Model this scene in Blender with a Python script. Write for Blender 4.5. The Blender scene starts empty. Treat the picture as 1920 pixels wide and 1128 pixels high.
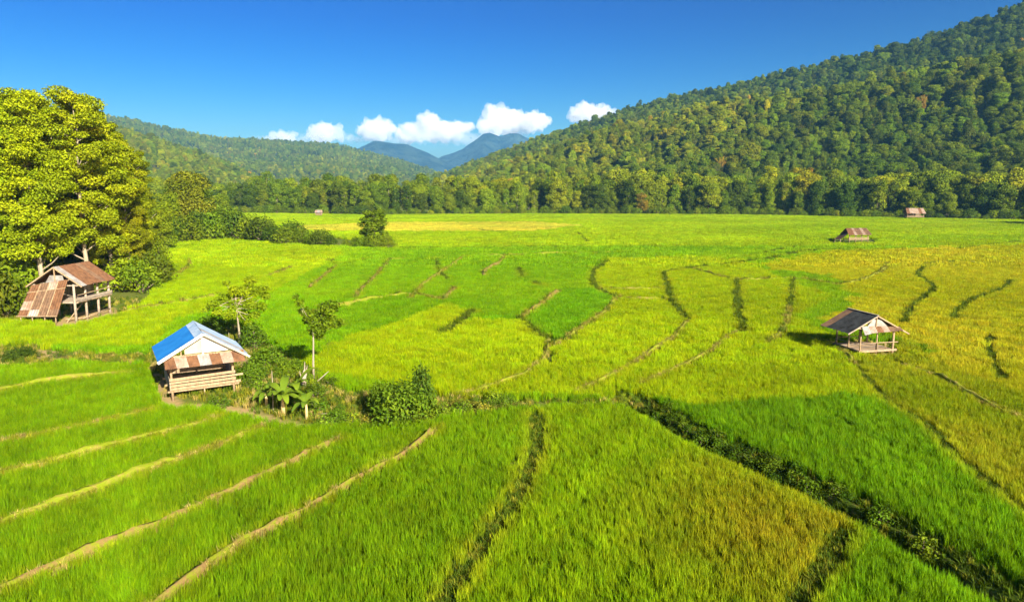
import bpy, math, random
import numpy as np
from mathutils import Vector, Matrix

R = math.radians
rng = np.random.default_rng(11)
random.seed(11)
sc = bpy.context.scene
COL = sc.collection

# ------------------------------------------------------------------ camera
FPX, CAMH, PITCH = 1281.0, 12.5, R(9.05)
cam_d = bpy.data.cameras.new("camera")
cam_d.sensor_width = 36.0
cam_d.lens = 36.0 * FPX / 1920.0
cam_d.clip_start, cam_d.clip_end = 0.5, 40000.0
cam = bpy.data.objects.new("camera", cam_d)
COL.objects.link(cam)
cam.location = (0, 0, CAMH)
cam.rotation_euler = (R(90) - PITCH, 0, 0)
sc.camera = cam

# ------------------------------------------------------------------ light
SUN_EL = R(26.5)
SUN_AZ = math.atan2(0.52, -0.85)          # direction TO the sun: right of and behind the camera
to_sun = Vector((math.sin(SUN_AZ) * math.cos(SUN_EL), math.cos(SUN_AZ) * math.cos(SUN_EL), math.sin(SUN_EL)))
world = bpy.data.worlds.new("World")
sc.world = world
world.use_nodes = True
wn, wl = world.node_tree.nodes, world.node_tree.links
wn.clear()
sky = wn.new("ShaderNodeTexSky")
sky.sky_type = 'NISHITA'
sky.sun_disc = False
sky.sun_elevation = SUN_EL
sky.sun_rotation = SUN_AZ
sky.altitude = 300
sky.air_density = 1.0
sky.dust_density = 2.0
sky.ozone_density = 2.6
hs = wn.new("ShaderNodeHueSaturation")     # colour grading of the whole sky (a contrasty, saturated photo)
hs.inputs["Saturation"].default_value = 1.65
hs.inputs["Value"].default_value = 0.12
gm = wn.new("ShaderNodeGamma")
gm.inputs["Gamma"].default_value = 1.7
up_ = wn.new("ShaderNodeHueSaturation")
up_.inputs["Value"].default_value = 9.2
bg = wn.new("ShaderNodeBackground")
bg.inputs["Strength"].default_value = 0.052
wo = wn.new("ShaderNodeOutputWorld")
wl.new(sky.outputs[0], hs.inputs["Color"])
wl.new(hs.outputs[0], gm.inputs["Color"])
wl.new(gm.outputs[0], up_.inputs["Color"])
wl.new(up_.outputs[0], bg.inputs[0])
wl.new(bg.outputs[0], wo.inputs[0])
sun_d = bpy.data.lights.new("sun", 'SUN')
sun_d.energy = 5.0
sun_d.angle = R(0.55)
sun_d.color = (1.0, 0.925, 0.77)
sun = bpy.data.objects.new("sun", sun_d)
COL.objects.link(sun)
sun.rotation_euler = to_sun.to_track_quat('Z', 'Y').to_euler()
sc.view_settings.view_transform = 'Standard'
sc.view_settings.look = 'None'
sc.view_settings.gamma = 1.0
sc.view_settings.use_curve_mapping = False
sc.view_settings.exposure = 1.5
sc.render.engine = 'CYCLES'
cy = sc.cycles
cy.max_bounces = 8
cy.diffuse_bounces = 3
cy.glossy_bounces = 2
cy.transmission_bounces = 4
cy.volume_bounces = 6
cy.transparent_max_bounces = 8
cy.use_denoising = True
cy.use_adaptive_sampling = True
cy.adaptive_threshold = 0.02
cy.caustics_reflective = False
cy.caustics_refractive = False

# ------------------------------------------------------------------ measuring the place
SP, CP = math.sin(PITCH), math.cos(PITCH)
def G(px, py, z=0.0):
    """ground position seen at a photo coordinate (surveying the place from the photo)"""
    xc, yc = (px - 960) / FPX, (py - 564) / FPX
    t = (CAMH - z) / (SP + yc * CP)
    return (xc * t, (CP - yc * SP) * t)
def HH(Y, py):
    yc = (py - 564) / FPX
    return CAMH - (SP + yc * CP) / (CP - yc * SP) * Y
def GA(pts):
    return np.array([G(*p) for p in pts])
def smooth_noise(x, y, s, seed=0):
    r = np.random.default_rng(seed)
    v = np.zeros_like(np.asarray(x, float))
    for k in range(6):
        a = r.uniform(0, 6.283); fq = s * r.uniform(0.6, 1.9); ph = r.uniform(0, 6.283)
        v = v + np.sin((x * math.cos(a) + y * math.sin(a)) * fq + ph)
    return v / 3.2
def in_poly(P, poly):
    x, y = P[:, 0], P[:, 1]
    ins = np.zeros(len(P), bool)
    n = len(poly)
    for i in range(n):
        x0, y0 = poly[i]; x1, y1 = poly[(i + 1) % n]
        if y0 == y1: continue
        c = ((y0 > y) != (y1 > y)) & (x < (x1 - x0) * (y - y0) / (y1 - y0) + x0)
        ins ^= c
    return ins
def poly_dist(P, line):
    d = np.full(len(P), 1e9)
    for a, b in zip(line[:-1], line[1:]):
        ab = b - a
        L2 = max((ab ** 2).sum(), 1e-9)
        t = np.clip(((P - a) @ ab) / L2, 0, 1)
        q = a + t[:, None] * ab
        d = np.minimum(d, np.hypot(P[:, 0] - q[:, 0], P[:, 1] - q[:, 1]))
    return d
def curve(pts, step=0.6):
    """smooth resampled polyline (Catmull-Rom)"""
    p = np.array(pts, float)
    p = np.vstack([2 * p[0] - p[1], p, 2 * p[-1] - p[-2]])
    out = []
    for i in range(1, len(p) - 2):
        L = np.linalg.norm(p[i + 1] - p[i])
        n = max(2, int(L / step))
        for k in range(n):
            t = k / n
            out.append(0.5 * ((2 * p[i]) + (-p[i - 1] + p[i + 1]) * t + (2 * p[i - 1] - 5 * p[i] + 4 * p[i + 1] - p[i + 2]) * t * t
                              + (-p[i - 1] + 3 * p[i] - 3 * p[i + 1] + p[i + 2]) * t ** 3))
    out.append(p[-2])
    return np.array(out)

# ------------------------------------------------------------------ object helpers
def tag(o, label=None, cat=None, group=None, kind=None):
    if label: o["label"] = label
    if cat: o["category"] = cat
    if group: o["group"] = group
    if kind: o["kind"] = kind
    return o
def empty(name, loc=(0, 0, 0), rz=0.0):
    o = bpy.data.objects.new(name, None)
    o.empty_display_size = 0.3
    o.location = loc; o.rotation_euler = (0, 0, rz)
    COL.objects.link(o)
    return o
def link(name, me, parent=None, loc=None, rz=None):
    o = bpy.data.objects.new(name, me)
    COL.objects.link(o)
    if parent: o.parent = parent
    if loc is not None: o.location = loc
    if rz is not None: o.rotation_euler = (0, 0, rz)
    return o
class MB:
    def __init__(s): s.v, s.f, s.m = [], [], []
    def add(s, vs, fs, mi=0):
        b = len(s.v)
        s.v += [tuple(v) for v in vs]
        s.f += [tuple(i + b for i in f) for f in fs]
        s.m += [mi] * len(fs)
    def beam(s, p, q, w, h, up=(0, 0, 1)):
        p, q = Vector(p), Vector(q)
        d = (q - p).normalized()
        up = Vector(up)
        if abs(d.dot(up)) > 0.98: up = Vector((0, 1, 0))
        a = d.cross(up).normalized() * (w / 2)
        b = a.cross(d).normalized() * (h / 2)
        vs = [p - a - b, p + a - b, p + a + b, p - a + b, q - a - b, q + a - b, q + a + b, q - a + b]
        s.add(vs, [(3, 2, 1, 0), (4, 5, 6, 7), (0, 1, 5, 4), (1, 2, 6, 5), (2, 3, 7, 6), (3, 0, 4, 7)])
    def tube(s, pts, rad, n=7, mi=0, cap=True):
        pts = [Vector(p) for p in pts]
        rings = []
        for i, p in enumerate(pts):
            d = (pts[min(i + 1, len(pts) - 1)] - pts[max(i - 1, 0)]).normalized()
            u = d.cross(Vector((0.31, 0.95, 0.05))).normalized()
            w = d.cross(u)
            rings.append([p + (u * math.cos(6.2832 * k / n) + w * math.sin(6.2832 * k / n)) * rad[i] for k in range(n)])
        vs = [v for r in rings for v in r]
        fs = []
        for i in range(len(pts) - 1):
            for k in range(n):
                a, b = i * n + k, i * n + (k + 1) % n
                fs.append((a, b, b + n, a + n))
        if cap:
            fs.append(tuple(range(n - 1, -1, -1)))
            fs.append(tuple(len(vs) - n + k for k in range(n)))
        s.add(vs, fs, mi)
    def mesh(s, name, mats, smooth=False):
        me = bpy.data.meshes.new(name)
        me.from_pydata(s.v, [], s.f)
        for m in (mats if isinstance(mats, (list, tuple)) else [mats]): me.materials.append(m)
        if len(set(s.m)) > 1: me.polygons.foreach_set("material_index", s.m)
        if smooth: me.polygons.foreach_set("use_smooth", [True] * len(s.f))
        me.update()
        return me
    def build(s, name, mat, parent=None, smooth=False):
        return link(name, s.mesh(name, mat, smooth), parent)
def raw_mesh(name, V, F, mats, attrs=None, mi=None, smooth=False):
    """V (n,3) floats, F (m,k) ints with k constant"""
    me = bpy.data.meshes.new(name)
    V = np.asarray(V, np.float32); F = np.asarray(F, np.int32)
    k = F.shape[1]
    me.vertices.add(len(V)); me.vertices.foreach_set("co", V.ravel())
    me.loops.add(F.size); me.loops.foreach_set("vertex_index", F.ravel())
    me.polygons.add(len(F)); me.polygons.foreach_set("loop_start", np.arange(len(F), dtype=np.int32) * k)
    for m in mats: me.materials.append(m)
    if mi is not None: me.polygons.foreach_set("material_index", np.asarray(mi, np.int32))
    if smooth: me.polygons.foreach_set("use_smooth", np.ones(len(F), bool))
    for an, av in (attrs or {}).items():
        a = me.attributes.new(an, 'FLOAT', 'POINT'); a.data.foreach_set("value", np.asarray(av, np.float32))
    me.update(calc_edges=True)
    return me

# ------------------------------------------------------------------ materials
def mat(name):
    m = bpy.data.materials.new(name)
    m.use_nodes = True
    nt = m.node_tree
    return m, nt, nt.nodes["Principled BSDF"]
def N(nt, t, **kw):
    n = nt.nodes.new(t)
    for k, v in kw.items(): setattr(n, k, v)
    return n
def mixc(nt, a, b, fac, mode='MIX'):
    m = N(nt, "ShaderNodeMix", data_type='RGBA', blend_type=mode)
    for sock, val in ((m.inputs[0], fac), (m.inputs[6], a), (m.inputs[7], b)):
        if hasattr(val, "links") or isinstance(val, bpy.types.NodeSocket): nt.links.new(val, sock)
        elif isinstance(val, (int, float)): sock.default_value = val
        else: sock.default_value = (*val, 1.0)
    return m.outputs[2]
def noise(nt, scale, detail=4, rough=0.6, coord=None, dist=0.0):
    n = N(nt, "ShaderNodeTexNoise")
    n.inputs["Scale"].default_value = scale
    n.inputs["Detail"].default_value = detail
    n.inputs["Roughness"].default_value = rough
    n.inputs["Distortion"].default_value = dist
    if coord is not None: nt.links.new(coord, n.inputs["Vector"])
    return n.outputs["Fac"]
def ramp(nt, fac, stops):
    r = N(nt, "ShaderNodeValToRGB")
    el = r.color_ramp.elements
    while len(el) < len(stops): el.new(0.5)
    for e, (p, c) in zip(el, stops):
        e.position = p; e.color = (*c, 1.0) if len(c) == 3 else c
    nt.links.new(fac, r.inputs[0])
    return r.outputs[0]
def bump(nt, bsdf, h, strength, dist=0.02):
    b = N(nt, "ShaderNodeBump")
    b.inputs["Strength"].default_value = strength
    b.inputs["Distance"].default_value = dist
    nt.links.new(h, b.inputs["Height"])
    nt.links.new(b.outputs[0], bsdf.inputs["Normal"])
def objcoord(nt): return N(nt, "ShaderNodeTexCoord").outputs["Object"]

def leaf_material(name, source, transl=0.3, rough=0.6):
    """foliage tinted by each plant's own colour (object colour or instance attribute)"""
    m, nt, b = mat(name)
    if source == 'INST':
        at = N(nt, "ShaderNodeAttribute", attribute_type='INSTANCER', attribute_name='tint').outputs["Color"]
    else:
        at = N(nt, "ShaderNodeObjectInfo").outputs["Color"]
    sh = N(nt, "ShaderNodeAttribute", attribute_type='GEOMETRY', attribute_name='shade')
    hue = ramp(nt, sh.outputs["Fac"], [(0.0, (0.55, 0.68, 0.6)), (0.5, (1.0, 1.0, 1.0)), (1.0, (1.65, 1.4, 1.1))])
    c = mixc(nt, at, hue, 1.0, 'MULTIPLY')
    nt.links.new(c, b.inputs["Base Color"])
    b.inputs["Roughness"].default_value = rough
    b.inputs["Specular IOR Level"].default_value = 0.06
    tr = N(nt, "ShaderNodeBsdfTranslucent")
    c2 = mixc(nt, c, (1.15, 1.0, 0.35), 1.0, 'MULTIPLY')
    nt.links.new(c2, tr.inputs[0])
    mx = N(nt, "ShaderNodeMixShader")
    mx.inputs[0].default_value = transl
    nt.links.new(b.outputs[0], mx.inputs[1]); nt.links.new(tr.outputs[0], mx.inputs[2])
    nt.links.new(mx.outputs[0], nt.nodes["Material Output"].inputs[0])
    return m
def plain(name, c0, c1, scale=6, rough=0.8, metallic=0.0, spec=0.3, stretch=None, bs=0.0):
    m, nt, b = mat(name)
    co = objcoord(nt)
    if stretch:
        mp = N(nt, "ShaderNodeMapping"); mp.inputs["Scale"].default_value = stretch
        nt.links.new(co, mp.inputs[0]); co = mp.outputs[0]
    nz = noise(nt, scale, 5, 0.65, co)
    nt.links.new(ramp(nt, nz, [(0.3, c0), (0.7, c1)]), b.inputs["Base Color"])
    b.inputs["Roughness"].default_value = rough
    b.inputs["Metallic"].default_value = metallic
    b.inputs["Specular IOR Level"].default_value = spec
    if bs: bump(nt, b, nz, bs)
    return m
M = {}
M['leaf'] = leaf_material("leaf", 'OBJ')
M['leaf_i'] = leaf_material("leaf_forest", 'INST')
M['rice'] = leaf_material("rice_blade", 'INST', 0.35, 0.7)
M['bark'] = plain("bark", (0.20, 0.16, 0.10), (0.38, 0.32, 0.22), 3, 0.9, bs=0.4, stretch=(1, 1, 0.25))
M['darkbark'] = plain("dark_bark", (0.10, 0.08, 0.05), (0.2, 0.16, 0.1), 3, 0.9)
M['wood'] = plain("weathered_wood", (0.20, 0.13, 0.07), (0.40, 0.29, 0.17), 3.0, 0.85, stretch=(3, 3, 1), bs=0.2)
M['greywood'] = plain("grey_wood", (0.22, 0.17, 0.12), (0.40, 0.33, 0.25), 3.0, 0.85, bs=0.2)
M['darkwood'] = plain("dark_wood", (0.10, 0.075, 0.05), (0.22, 0.17, 0.11), 3.0, 0.85)
M['white'] = plain("white_board", (0.46, 0.44, 0.41), (0.60, 0.59, 0.57), 1.5, 0.6)
M['cream'] = plain("cream_board", (0.32, 0.27, 0.20), (0.44, 0.38, 0.30), 1.5, 0.7)
M['blue'] = plain("blue_painted_sheet", (0.008, 0.095, 0.30), (0.016, 0.145, 0.40), 1.2, 0.75, spec=0.1)
M['paleblue'] = plain("pale_blue_sheet", (0.16, 0.26, 0.40), (0.38, 0.46, 0.55), 2.2, 0.5, 0.2)
M['galv'] = plain("galvanised_sheet", (0.20, 0.17, 0.14), (0.40, 0.39, 0.37), 2.0, 0.5, 0.3)
M['rust'] = plain("orange_rust_sheet", (0.075, 0.032, 0.014), (0.19, 0.092, 0.042), 2.6, 0.9)
M['rustgrey'] = plain("rust_streaked_sheet", (0.17, 0.085, 0.045), (0.34, 0.28, 0.22), 1.6, 0.75)
M['rustdark'] = plain("brown_rust_sheet", (0.075, 0.042, 0.024), (0.19, 0.11, 0.06), 2.2, 0.8)
M['darkroof'] = plain("blackened_sheet", (0.010, 0.010, 0.010), (0.045, 0.05, 0.052), 1.8, 0.8, 0.0, spec=0.15)
M['straw'] = plain("dry_straw", (0.40, 0.28, 0.10), (0.62, 0.48, 0.22), 5, 0.95)

# ground: mud and short weeds, bare tan earth where feet have worn it (attribute "dirt")
m, nt, b = mat("ground_soil")
co = N(nt, "ShaderNodeTexCoord").outputs["Object"]
n1, n2, n3 = noise(nt, 0.9, 6, 0.7, co), noise(nt, 0.08, 4, 0.6, co), noise(nt, 7.0, 3, 0.6, co)
green = mixc(nt, (0.055, 0.085, 0.008), (0.14, 0.19, 0.015), n1)
mud = mixc(nt, green, (0.16, 0.12, 0.045), ramp(nt, n2, [(0.45, (0, 0, 0)), (0.7, (0.6, 0.6, 0.6))]))
da = N(nt, "ShaderNodeAttribute", attribute_type='GEOMETRY', attribute_name='dirt').outputs["Fac"]
md = N(nt, "ShaderNodeMath", operation='MULTIPLY_ADD'); md.inputs[1].default_value = 1.5
nt.links.new(da, md.inputs[0])
mo = N(nt, "ShaderNodeMath", operation='SUBTRACT'); nt.links.new(n1, mo.inputs[0]); mo.inputs[1].default_value = 0.95
nt.links.new(mo.outputs[0], md.inputs[2]); md.use_clamp = True
dirtc = mixc(nt, (0.27, 0.18, 0.065), (0.42, 0.31, 0.14), n3)
nt.links.new(mixc(nt, mud, dirtc, md.outputs[0]), b.inputs["Base Color"])
b.inputs["Roughness"].default_value = 0.95
b.inputs["Specular IOR Level"].default_value = 0.1
bump(nt, b, n3, 0.5, 0.06)
M['ground'] = m
def bund_material(name, earth0, earth1, grass, cover):
    m, nt, b = mat(name)
    co = objcoord(nt)
    a1, a2 = noise(nt, 2.2, 5, 0.7, co), noise(nt, 9.0, 3, 0.6, co)
    e = mixc(nt, earth0, earth1, a2)
    nt.links.new(mixc(nt, e, grass, ramp(nt, a1, [(cover - 0.08, (1, 1, 1)), (cover + 0.08, (0, 0, 0))])), b.inputs["Base Color"])
    b.inputs["Roughness"].default_value = 0.95
    b.inputs["Specular IOR Level"].default_value = 0.1
    bump(nt, b, a2, 0.6, 0.05)
    return m
M['bund_earth'] = bund_material("bund_earth", (0.12, 0.072, 0.024), (0.25, 0.165, 0.06), (0.15, 0.18, 0.008), 0.50)
M['bund_grass'] = bund_material("bund_grass", (0.16, 0.12, 0.025), (0.27, 0.22, 0.05), (0.16, 0.20, 0.008), 0.55)
M['bund_dark'] = bund_material("bund_weeds_shade", (0.05, 0.045, 0.015), (0.12, 0.095, 0.03), (0.045, 0.08, 0.006), 0.58)  # green weeds, with the shade of the neighbouring rice darkened into their colours
M['bund_weedy'] = bund_material("bund_weedy", (0.10, 0.075, 0.025), (0.24, 0.17, 0.06), (0.07, 0.11, 0.008), 0.60)
M['hill'] = plain("hill_soil", (0.02, 0.032, 0.008), (0.05, 0.065, 0.012), 0.02, 0.95)
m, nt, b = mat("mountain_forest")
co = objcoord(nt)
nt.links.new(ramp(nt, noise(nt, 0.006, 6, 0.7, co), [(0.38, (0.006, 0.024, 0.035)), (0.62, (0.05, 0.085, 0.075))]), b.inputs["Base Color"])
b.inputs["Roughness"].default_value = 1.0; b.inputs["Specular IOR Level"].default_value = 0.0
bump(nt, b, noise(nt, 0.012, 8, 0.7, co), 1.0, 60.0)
M['mountain'] = m

# ------------------------------------------------------------------ geometry-node scatter (for stuff only)
def proto_collection(name, meshes):
    c = bpy.data.collections.new(name)           # never linked to the scene: only a source of shapes
    for i, me in enumerate(meshes):
        c.objects.link(bpy.data.objects.new("%s_%02d" % (name, i), me))
    ng = bpy.data.node_groups.new(name, 'GeometryNodeTree')
    ng.interface.new_socket("Geometry", in_out='INPUT', socket_type='NodeSocketGeometry')
    ng.interface.new_socket("Geometry", in_out='OUTPUT', socket_type='NodeSocketGeometry')
    nn, ll = ng.nodes, ng.links
    gi, go = nn.new("NodeGroupInput"), nn.new("NodeGroupOutput")
    ci = nn.new("GeometryNodeCollectionInfo")
    ci.inputs["Collection"].default_value = c
    ci.inputs["Separate Children"].default_value = True
    ci.inputs["Reset Children"].default_value = True
    ip = nn.new("GeometryNodeInstanceOnPoints")
    ip.inputs["Pick Instance"].default_value = True
    def na(nm, t):
        x = nn.new("GeometryNodeInputNamedAttribute"); x.data_type = t; x.inputs["Name"].default_value = nm
        return x.outputs["Attribute"]
    ll.new(gi.outputs[0], ip.inputs["Points"])
    ll.new(ci.outputs[0], ip.inputs["Instance"])
    ll.new(na("idx", 'INT'), ip.inputs["Instance Index"])
    er = nn.new("FunctionNodeEulerToRotation")
    ll.new(na("rot", 'FLOAT_VECTOR'), er.inputs[0])
    ll.new(er.outputs[0], ip.inputs["Rotation"])
    ll.new(na("scl", 'FLOAT_VECTOR'), ip.inputs["Scale"])
    ll.new(ip.outputs[0], go.inputs[0])
    return ng
def scatter(name, P, idx, rot, scl, tint, ng):
    me = bpy.data.meshes.new(name)
    n = len(P)
    me.vertices.add(n); me.vertices.foreach_set("co", np.asarray(P, np.float32).ravel())
    me.attributes.new("idx", 'INT', 'POINT').data.foreach_set("value", np.asarray(idx, np.int32))
    for an, av in (("rot", rot), ("scl", scl), ("tint", tint)):
        me.attributes.new(an, 'FLOAT_VECTOR', 'POINT').data.foreach_set("vector", np.asarray(av, np.float32).ravel())
    o = link(name, me)
    md = o.modifiers.new("scatter", 'NODES'); md.node_group = ng
    o["kind"] = "stuff"
    return o

# ------------------------------------------------------------------ the field banks, surveyed from the photo
# (points, width, height, style)
BUNDS = [
 ([(-60,755),(0,740),(130,718),(250,706)], .15, .46, 'bund_grass'),
 ([(-80,860),(0,838),(124,815),(232,790),(286,776)], .15, .48, 'bund_grass'),
 ([(-80,925),(0,900),(112,873),(187,853),(290,826),(373,805),(415,788)], .17, .5, 'bund_grass'),
 ([(-80,1022),(0,992),(83,965),(207,921),(290,888),(373,859),(498,807)], .19, .5, 'bund_grass'),
 ([(-120,1180),(0,1122),(166,1052),(332,979),(498,900),(640,830)], .18, .50, 'bund_earth'),
 ([(200,1215),(324,1125),(394,1075),(456,1029),(560,975),(640,925),(723,880),(785,842),(831,805)], .18, .50, 'bund_earth'),
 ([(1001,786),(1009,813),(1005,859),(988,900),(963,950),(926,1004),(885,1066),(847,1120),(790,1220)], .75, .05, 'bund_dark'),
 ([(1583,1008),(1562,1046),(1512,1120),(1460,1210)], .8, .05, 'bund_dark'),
 ([(1603,690),(1661,757),(1705,785),(1749,818),(1786,859),(1823,892),(1890,946),(1990,1030)], .5, .15, 'bund_dark'),
 ([(1047,550),(1013,577),(978,600)], .5, .62, 'bund_earth'),
 ([(978,600),(1000,623),(1028,643)], .62, .12, 'bund_dark'),
 ([(1028,643),(1023,673),(987,705),(960,718),(900,738),(850,748)], .28, .42, 'bund_grass'),
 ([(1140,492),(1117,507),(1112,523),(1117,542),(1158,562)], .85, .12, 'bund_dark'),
 ([(1158,562),(1133,590),(1100,613),(1063,640),(1030,655)], .35, .5, 'bund_grass'),
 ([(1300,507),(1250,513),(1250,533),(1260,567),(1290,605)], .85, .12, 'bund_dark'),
 ([(1290,605),(1267,633),(1233,657),(1150,710),(1080,742)], .28, .42, 'bund_grass'),
 ([(1382,530),(1383,577),(1395,627)], .85, .12, 'bund_dark'),
 ([(1380,628),(1367,635),(1327,667),(1273,695),(1200,727)], .28, .42, 'bund_grass'),
 ([(1487,527),(1480,580)], .62, .12, 'bund_dark'),
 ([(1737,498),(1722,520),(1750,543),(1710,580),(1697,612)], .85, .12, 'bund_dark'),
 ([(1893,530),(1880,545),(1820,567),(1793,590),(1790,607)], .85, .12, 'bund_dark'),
 ([(1667,497),(1650,513),(1613,530),(1570,538)], .6, .5, 'bund_grass'),
 ([(1853,637),(1857,673),(1873,707),(1890,722)], .62, .12, 'bund_dark'),
 ([(1280,507),(1347,500),(1447,487),(1513,473),(1613,470),(1710,470)], 1.5, .25, 'bund_dark'),
 ([(1747,473),(1813,468),(1897,457),(2000,450)], 1.5, .25, 'bund_dark'),
 ([(1353,493),(1430,477),(1493,465)], .62, .12, 'bund_dark'),
 ([(740,468),(800,468),(1000,465),(1133,465),(1300,464)], 1.6, .3, 'bund_dark'),
 ([(1083,438),(1103,457)], .62, .12, 'bund_dark'),
 ([(623,491),(630,503)], .62, .12, 'bund_dark'),
 ([(630,503),(603,525),(580,545)], .4, .58, 'bund_earth'),
 ([(731,490),(701,525),(677,548),(667,565)], .4, .55, 'bund_earth'),
 ([(822,488),(820,505),(839,528)], .62, .12, 'bund_dark'),
 ([(872,484),(832,511),(798,535),(768,565)], .45, .58, 'bund_grass'),
 ([(946,482),(936,498),(913,508),(906,521)], .6, .66, 'bund_earth'),
 ([(855,545),(829,567)], .5, .6, 'bund_earth'),
 ([(886,589),(869,602),(852,616),(822,632)], 1.0, .3, 'bund_dark'),
 ([(976,478),(981,484)], .62, .12, 'bund_dark'),
 ([(972,507),(981,524)], .62, .12, 'bund_dark'),
 ([(549,474),(552,483)], .62, .12, 'bund_dark'),
 ([(549,504),(500,523)], .45, .55, 'bund_grass'),
 ([(357,491),(354,503),(334,518)], .45, .55, 'bund_grass'),
 ([(420,558),(330,572),(220,592)], .45, .55, 'bund_grass'),
 ([(560,600),(640,578),(700,566),(768,556),(829,567)], .4, .56, 'bund_grass'),
 ([(1000,533),(1020,541)], .62, .12, 'bund_dark'),
 ([(1158,562),(1205,566),(1258,566)], .4, .5, 'bund_grass'),
 ([(1120,545),(1190,547),(1250,545)], .4, .45, 'bund_grass'),
 ([(1300,507),(1382,528),(1487,526),(1570,538)], .4, .5, 'bund_grass'),
 ([(1480,580),(1470,620),(1440,650)], .4, .45, 'bund_grass'),
 ([(1737,498),(1800,495),(1893,500),(2000,498)], .8, .5, 'bund_grass'),
 ([(1603,690),(1560,650),(1500,640)], .4, .5, 'bund_grass'),
 ([(1690,690),(1760,715),(1840,760),(1930,800)], .5, .45, 'bund_grass'),
 ([(870,484),(946,482),(1060,478),(1165,478)], .7, .55, 'bund_grass'),
 ([(560,490),(623,491),(731,490),(822,488)], .6, .5, 'bund_grass'),
 ([(895,433),(950,438)], 2.2, .4, 'bund_dark'),
]
DITCH = curve(GA([(1150,745),(1190,757),(1240,785),(1290,815),(1340,840),(1400,865),(1460,895),(1520,922),(1580,950),(1620,975),(1680,1005),(1740,1040),(1800,1080),(1870,1118),(1990,1180)]), .5)
bund_lines = [(curve(GA(p), .5), w, h, s) for p, w, h, s in BUNDS]

NO_RICE = [GA(p) for p in (
 [(-900,606),(60,606),(140,613),(225,594),(285,560),(300,500),(310,455),(420,447),(560,458),(640,466),(745,468),(745,461),(640,448),(560,440),(430,424),(405,402),(-900,402)],
 [(275,690),(300,755),(330,770),(400,770),(440,768),(500,800),(560,803),(640,806),(800,800),(840,790),(930,777),(1050,768),(1190,766),(1200,754),(1000,755),(850,748),(700,738),(640,735),(600,712),(560,680),(500,645),(440,610),(380,610),(320,640),(280,660)],
 [(-300,655),(60,650),(130,662),(280,668),(280,688),(120,687),(0,694),(-300,700)],
 [(1560,449),(1645,449),(1652,459),(1550,459)],
 [(1575,660),(1590,672),(1690,674),(1680,648),(1600,640)],
)]
DIRT = [(GA(p), s) for p, s in (
 ([(288,700),(300,765),(330,772),(400,772),(430,782),(470,770),(440,760),(340,757),(300,700)], 1.0),
 ([(420,775),(500,800),(600,808),(640,806),(560,795),(470,765)], .8),
 ([(95,600),(100,618),(140,616),(200,600),(225,585),(210,575),(150,585)], 1.0),
 ([(0,625),(0,645),(60,650),(90,640),(60,625)], .7),
 ([(65,655),(70,672),(120,680),(140,672),(100,656)], .9),
 ([(640,790),(700,806),(800,800),(820,790),(700,780)], .7),
 ([(990,762),(1050,772),(1190,770),(1190,760),(1060,760)], 1.0),
 ([(395,680),(420,690),(480,690),(470,670)], .7),
)]
def ground_z(X, Y):
    P = np.column_stack([np.ravel(X), np.ravel(Y)]).astype(float)
    z = np.zeros(len(P))
    near = (P[:, 1] < 50) & (P[:, 0] > -2) & (P[:, 0] < 32) & (P[:, 1] > 10)
    if near.any():
        d = poly_dist(P[near], DITCH[::3])
        z[near] -= 0.9 * np.exp(-((d / 0.9) ** 2))
    return z

# ground: one sheet, fine near the camera and reaching past the mountains
def lines(fine0, fine1, step, far0, far1, g=1.35):
    c = list(np.arange(fine0, fine1 + step / 2, step))
    s = step
    while c[-1] < far1: s *= g; c.append(min(c[-1] + s, far1))
    s = step; pre = []
    x = fine0
    while x > far0: s *= g; x = max(x - s, far0); pre.append(x)
    return np.array(pre[::-1] + c)
gx, gy = lines(-52, 36, .4, -9000, 9000), lines(14, 76, .4, -300, 7000)
XX, YY = np.meshgrid(gx, gy)
V = np.column_stack([XX.ravel(), YY.ravel(), ground_z(XX, YY)])
nx, ny = len(gx), len(gy)
I = (np.arange(ny - 1)[:, None] * nx + np.arange(nx - 1)[None, :]).ravel()
F = np.column_stack([I, I + 1, I + nx + 1, I + nx])
dirt = np.zeros(len(V))
for poly, s in DIRT:
    ins = in_poly(V[:, :2], poly)
    dirt[ins] = np.maximum(dirt[ins], s)
    e = np.exp(-(poly_dist(V[:, :2], np.vstack([poly, poly[:1]])) / .35) ** 2) * .5 * s
    dirt = np.maximum(dirt, np.where(ins, dirt, e))
tag(link("ground", raw_mesh("ground", V, F, [M['ground']], {"dirt": dirt}, smooth=True)), kind="structure")

# earth banks between the plots
def bund(line, w, h, style):
    r = np.random.default_rng(len(line))
    n = len(line)
    d = np.gradient(line, axis=0); d /= np.linalg.norm(d, axis=1)[:, None] + 1e-9
    nr = np.column_stack([-d[:, 1], d[:, 0]])
    j = np.convolve(r.normal(0, 1, n + 4), np.ones(5) / 5, 'valid')
    ww = w * (1 + .35 * j); hh = h * (1 + .35 * np.roll(j, 3))
    end = np.minimum(np.arange(n), np.arange(n)[::-1]); taper = np.clip((end + .4) / 3, 0.1, 1)
    prof = [(-.5, 0), (-.38, .7), (-.12, 1), (.15, .97), (.36, .72), (.5, 0)]
    V = []
    gz = ground_z(line[:, 0], line[:, 1])
    for a, c in prof:
        p = line + nr * (a * ww + r.normal(0, .02, n))[:, None]
        V.append(np.column_stack([p, gz - .04 + (hh * taper + .04) * c * (1 + r.normal(0, .06, n)) + (0.006 if c else -.1)]))
    V = np.stack(V, 1)
    k = len(prof)
    idx = np.arange(n * k).reshape(n, k)
    F = np.stack([idx[:-1, :-1], idx[1:, :-1], idx[1:, 1:], idx[:-1, 1:]], -1).reshape(-1, 4)
    o = link("field_bank", raw_mesh("field_bank", V.reshape(-1, 3), F[:, ::-1], [M[style]], smooth=True))
    return tag(o, kind="structure")
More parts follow.
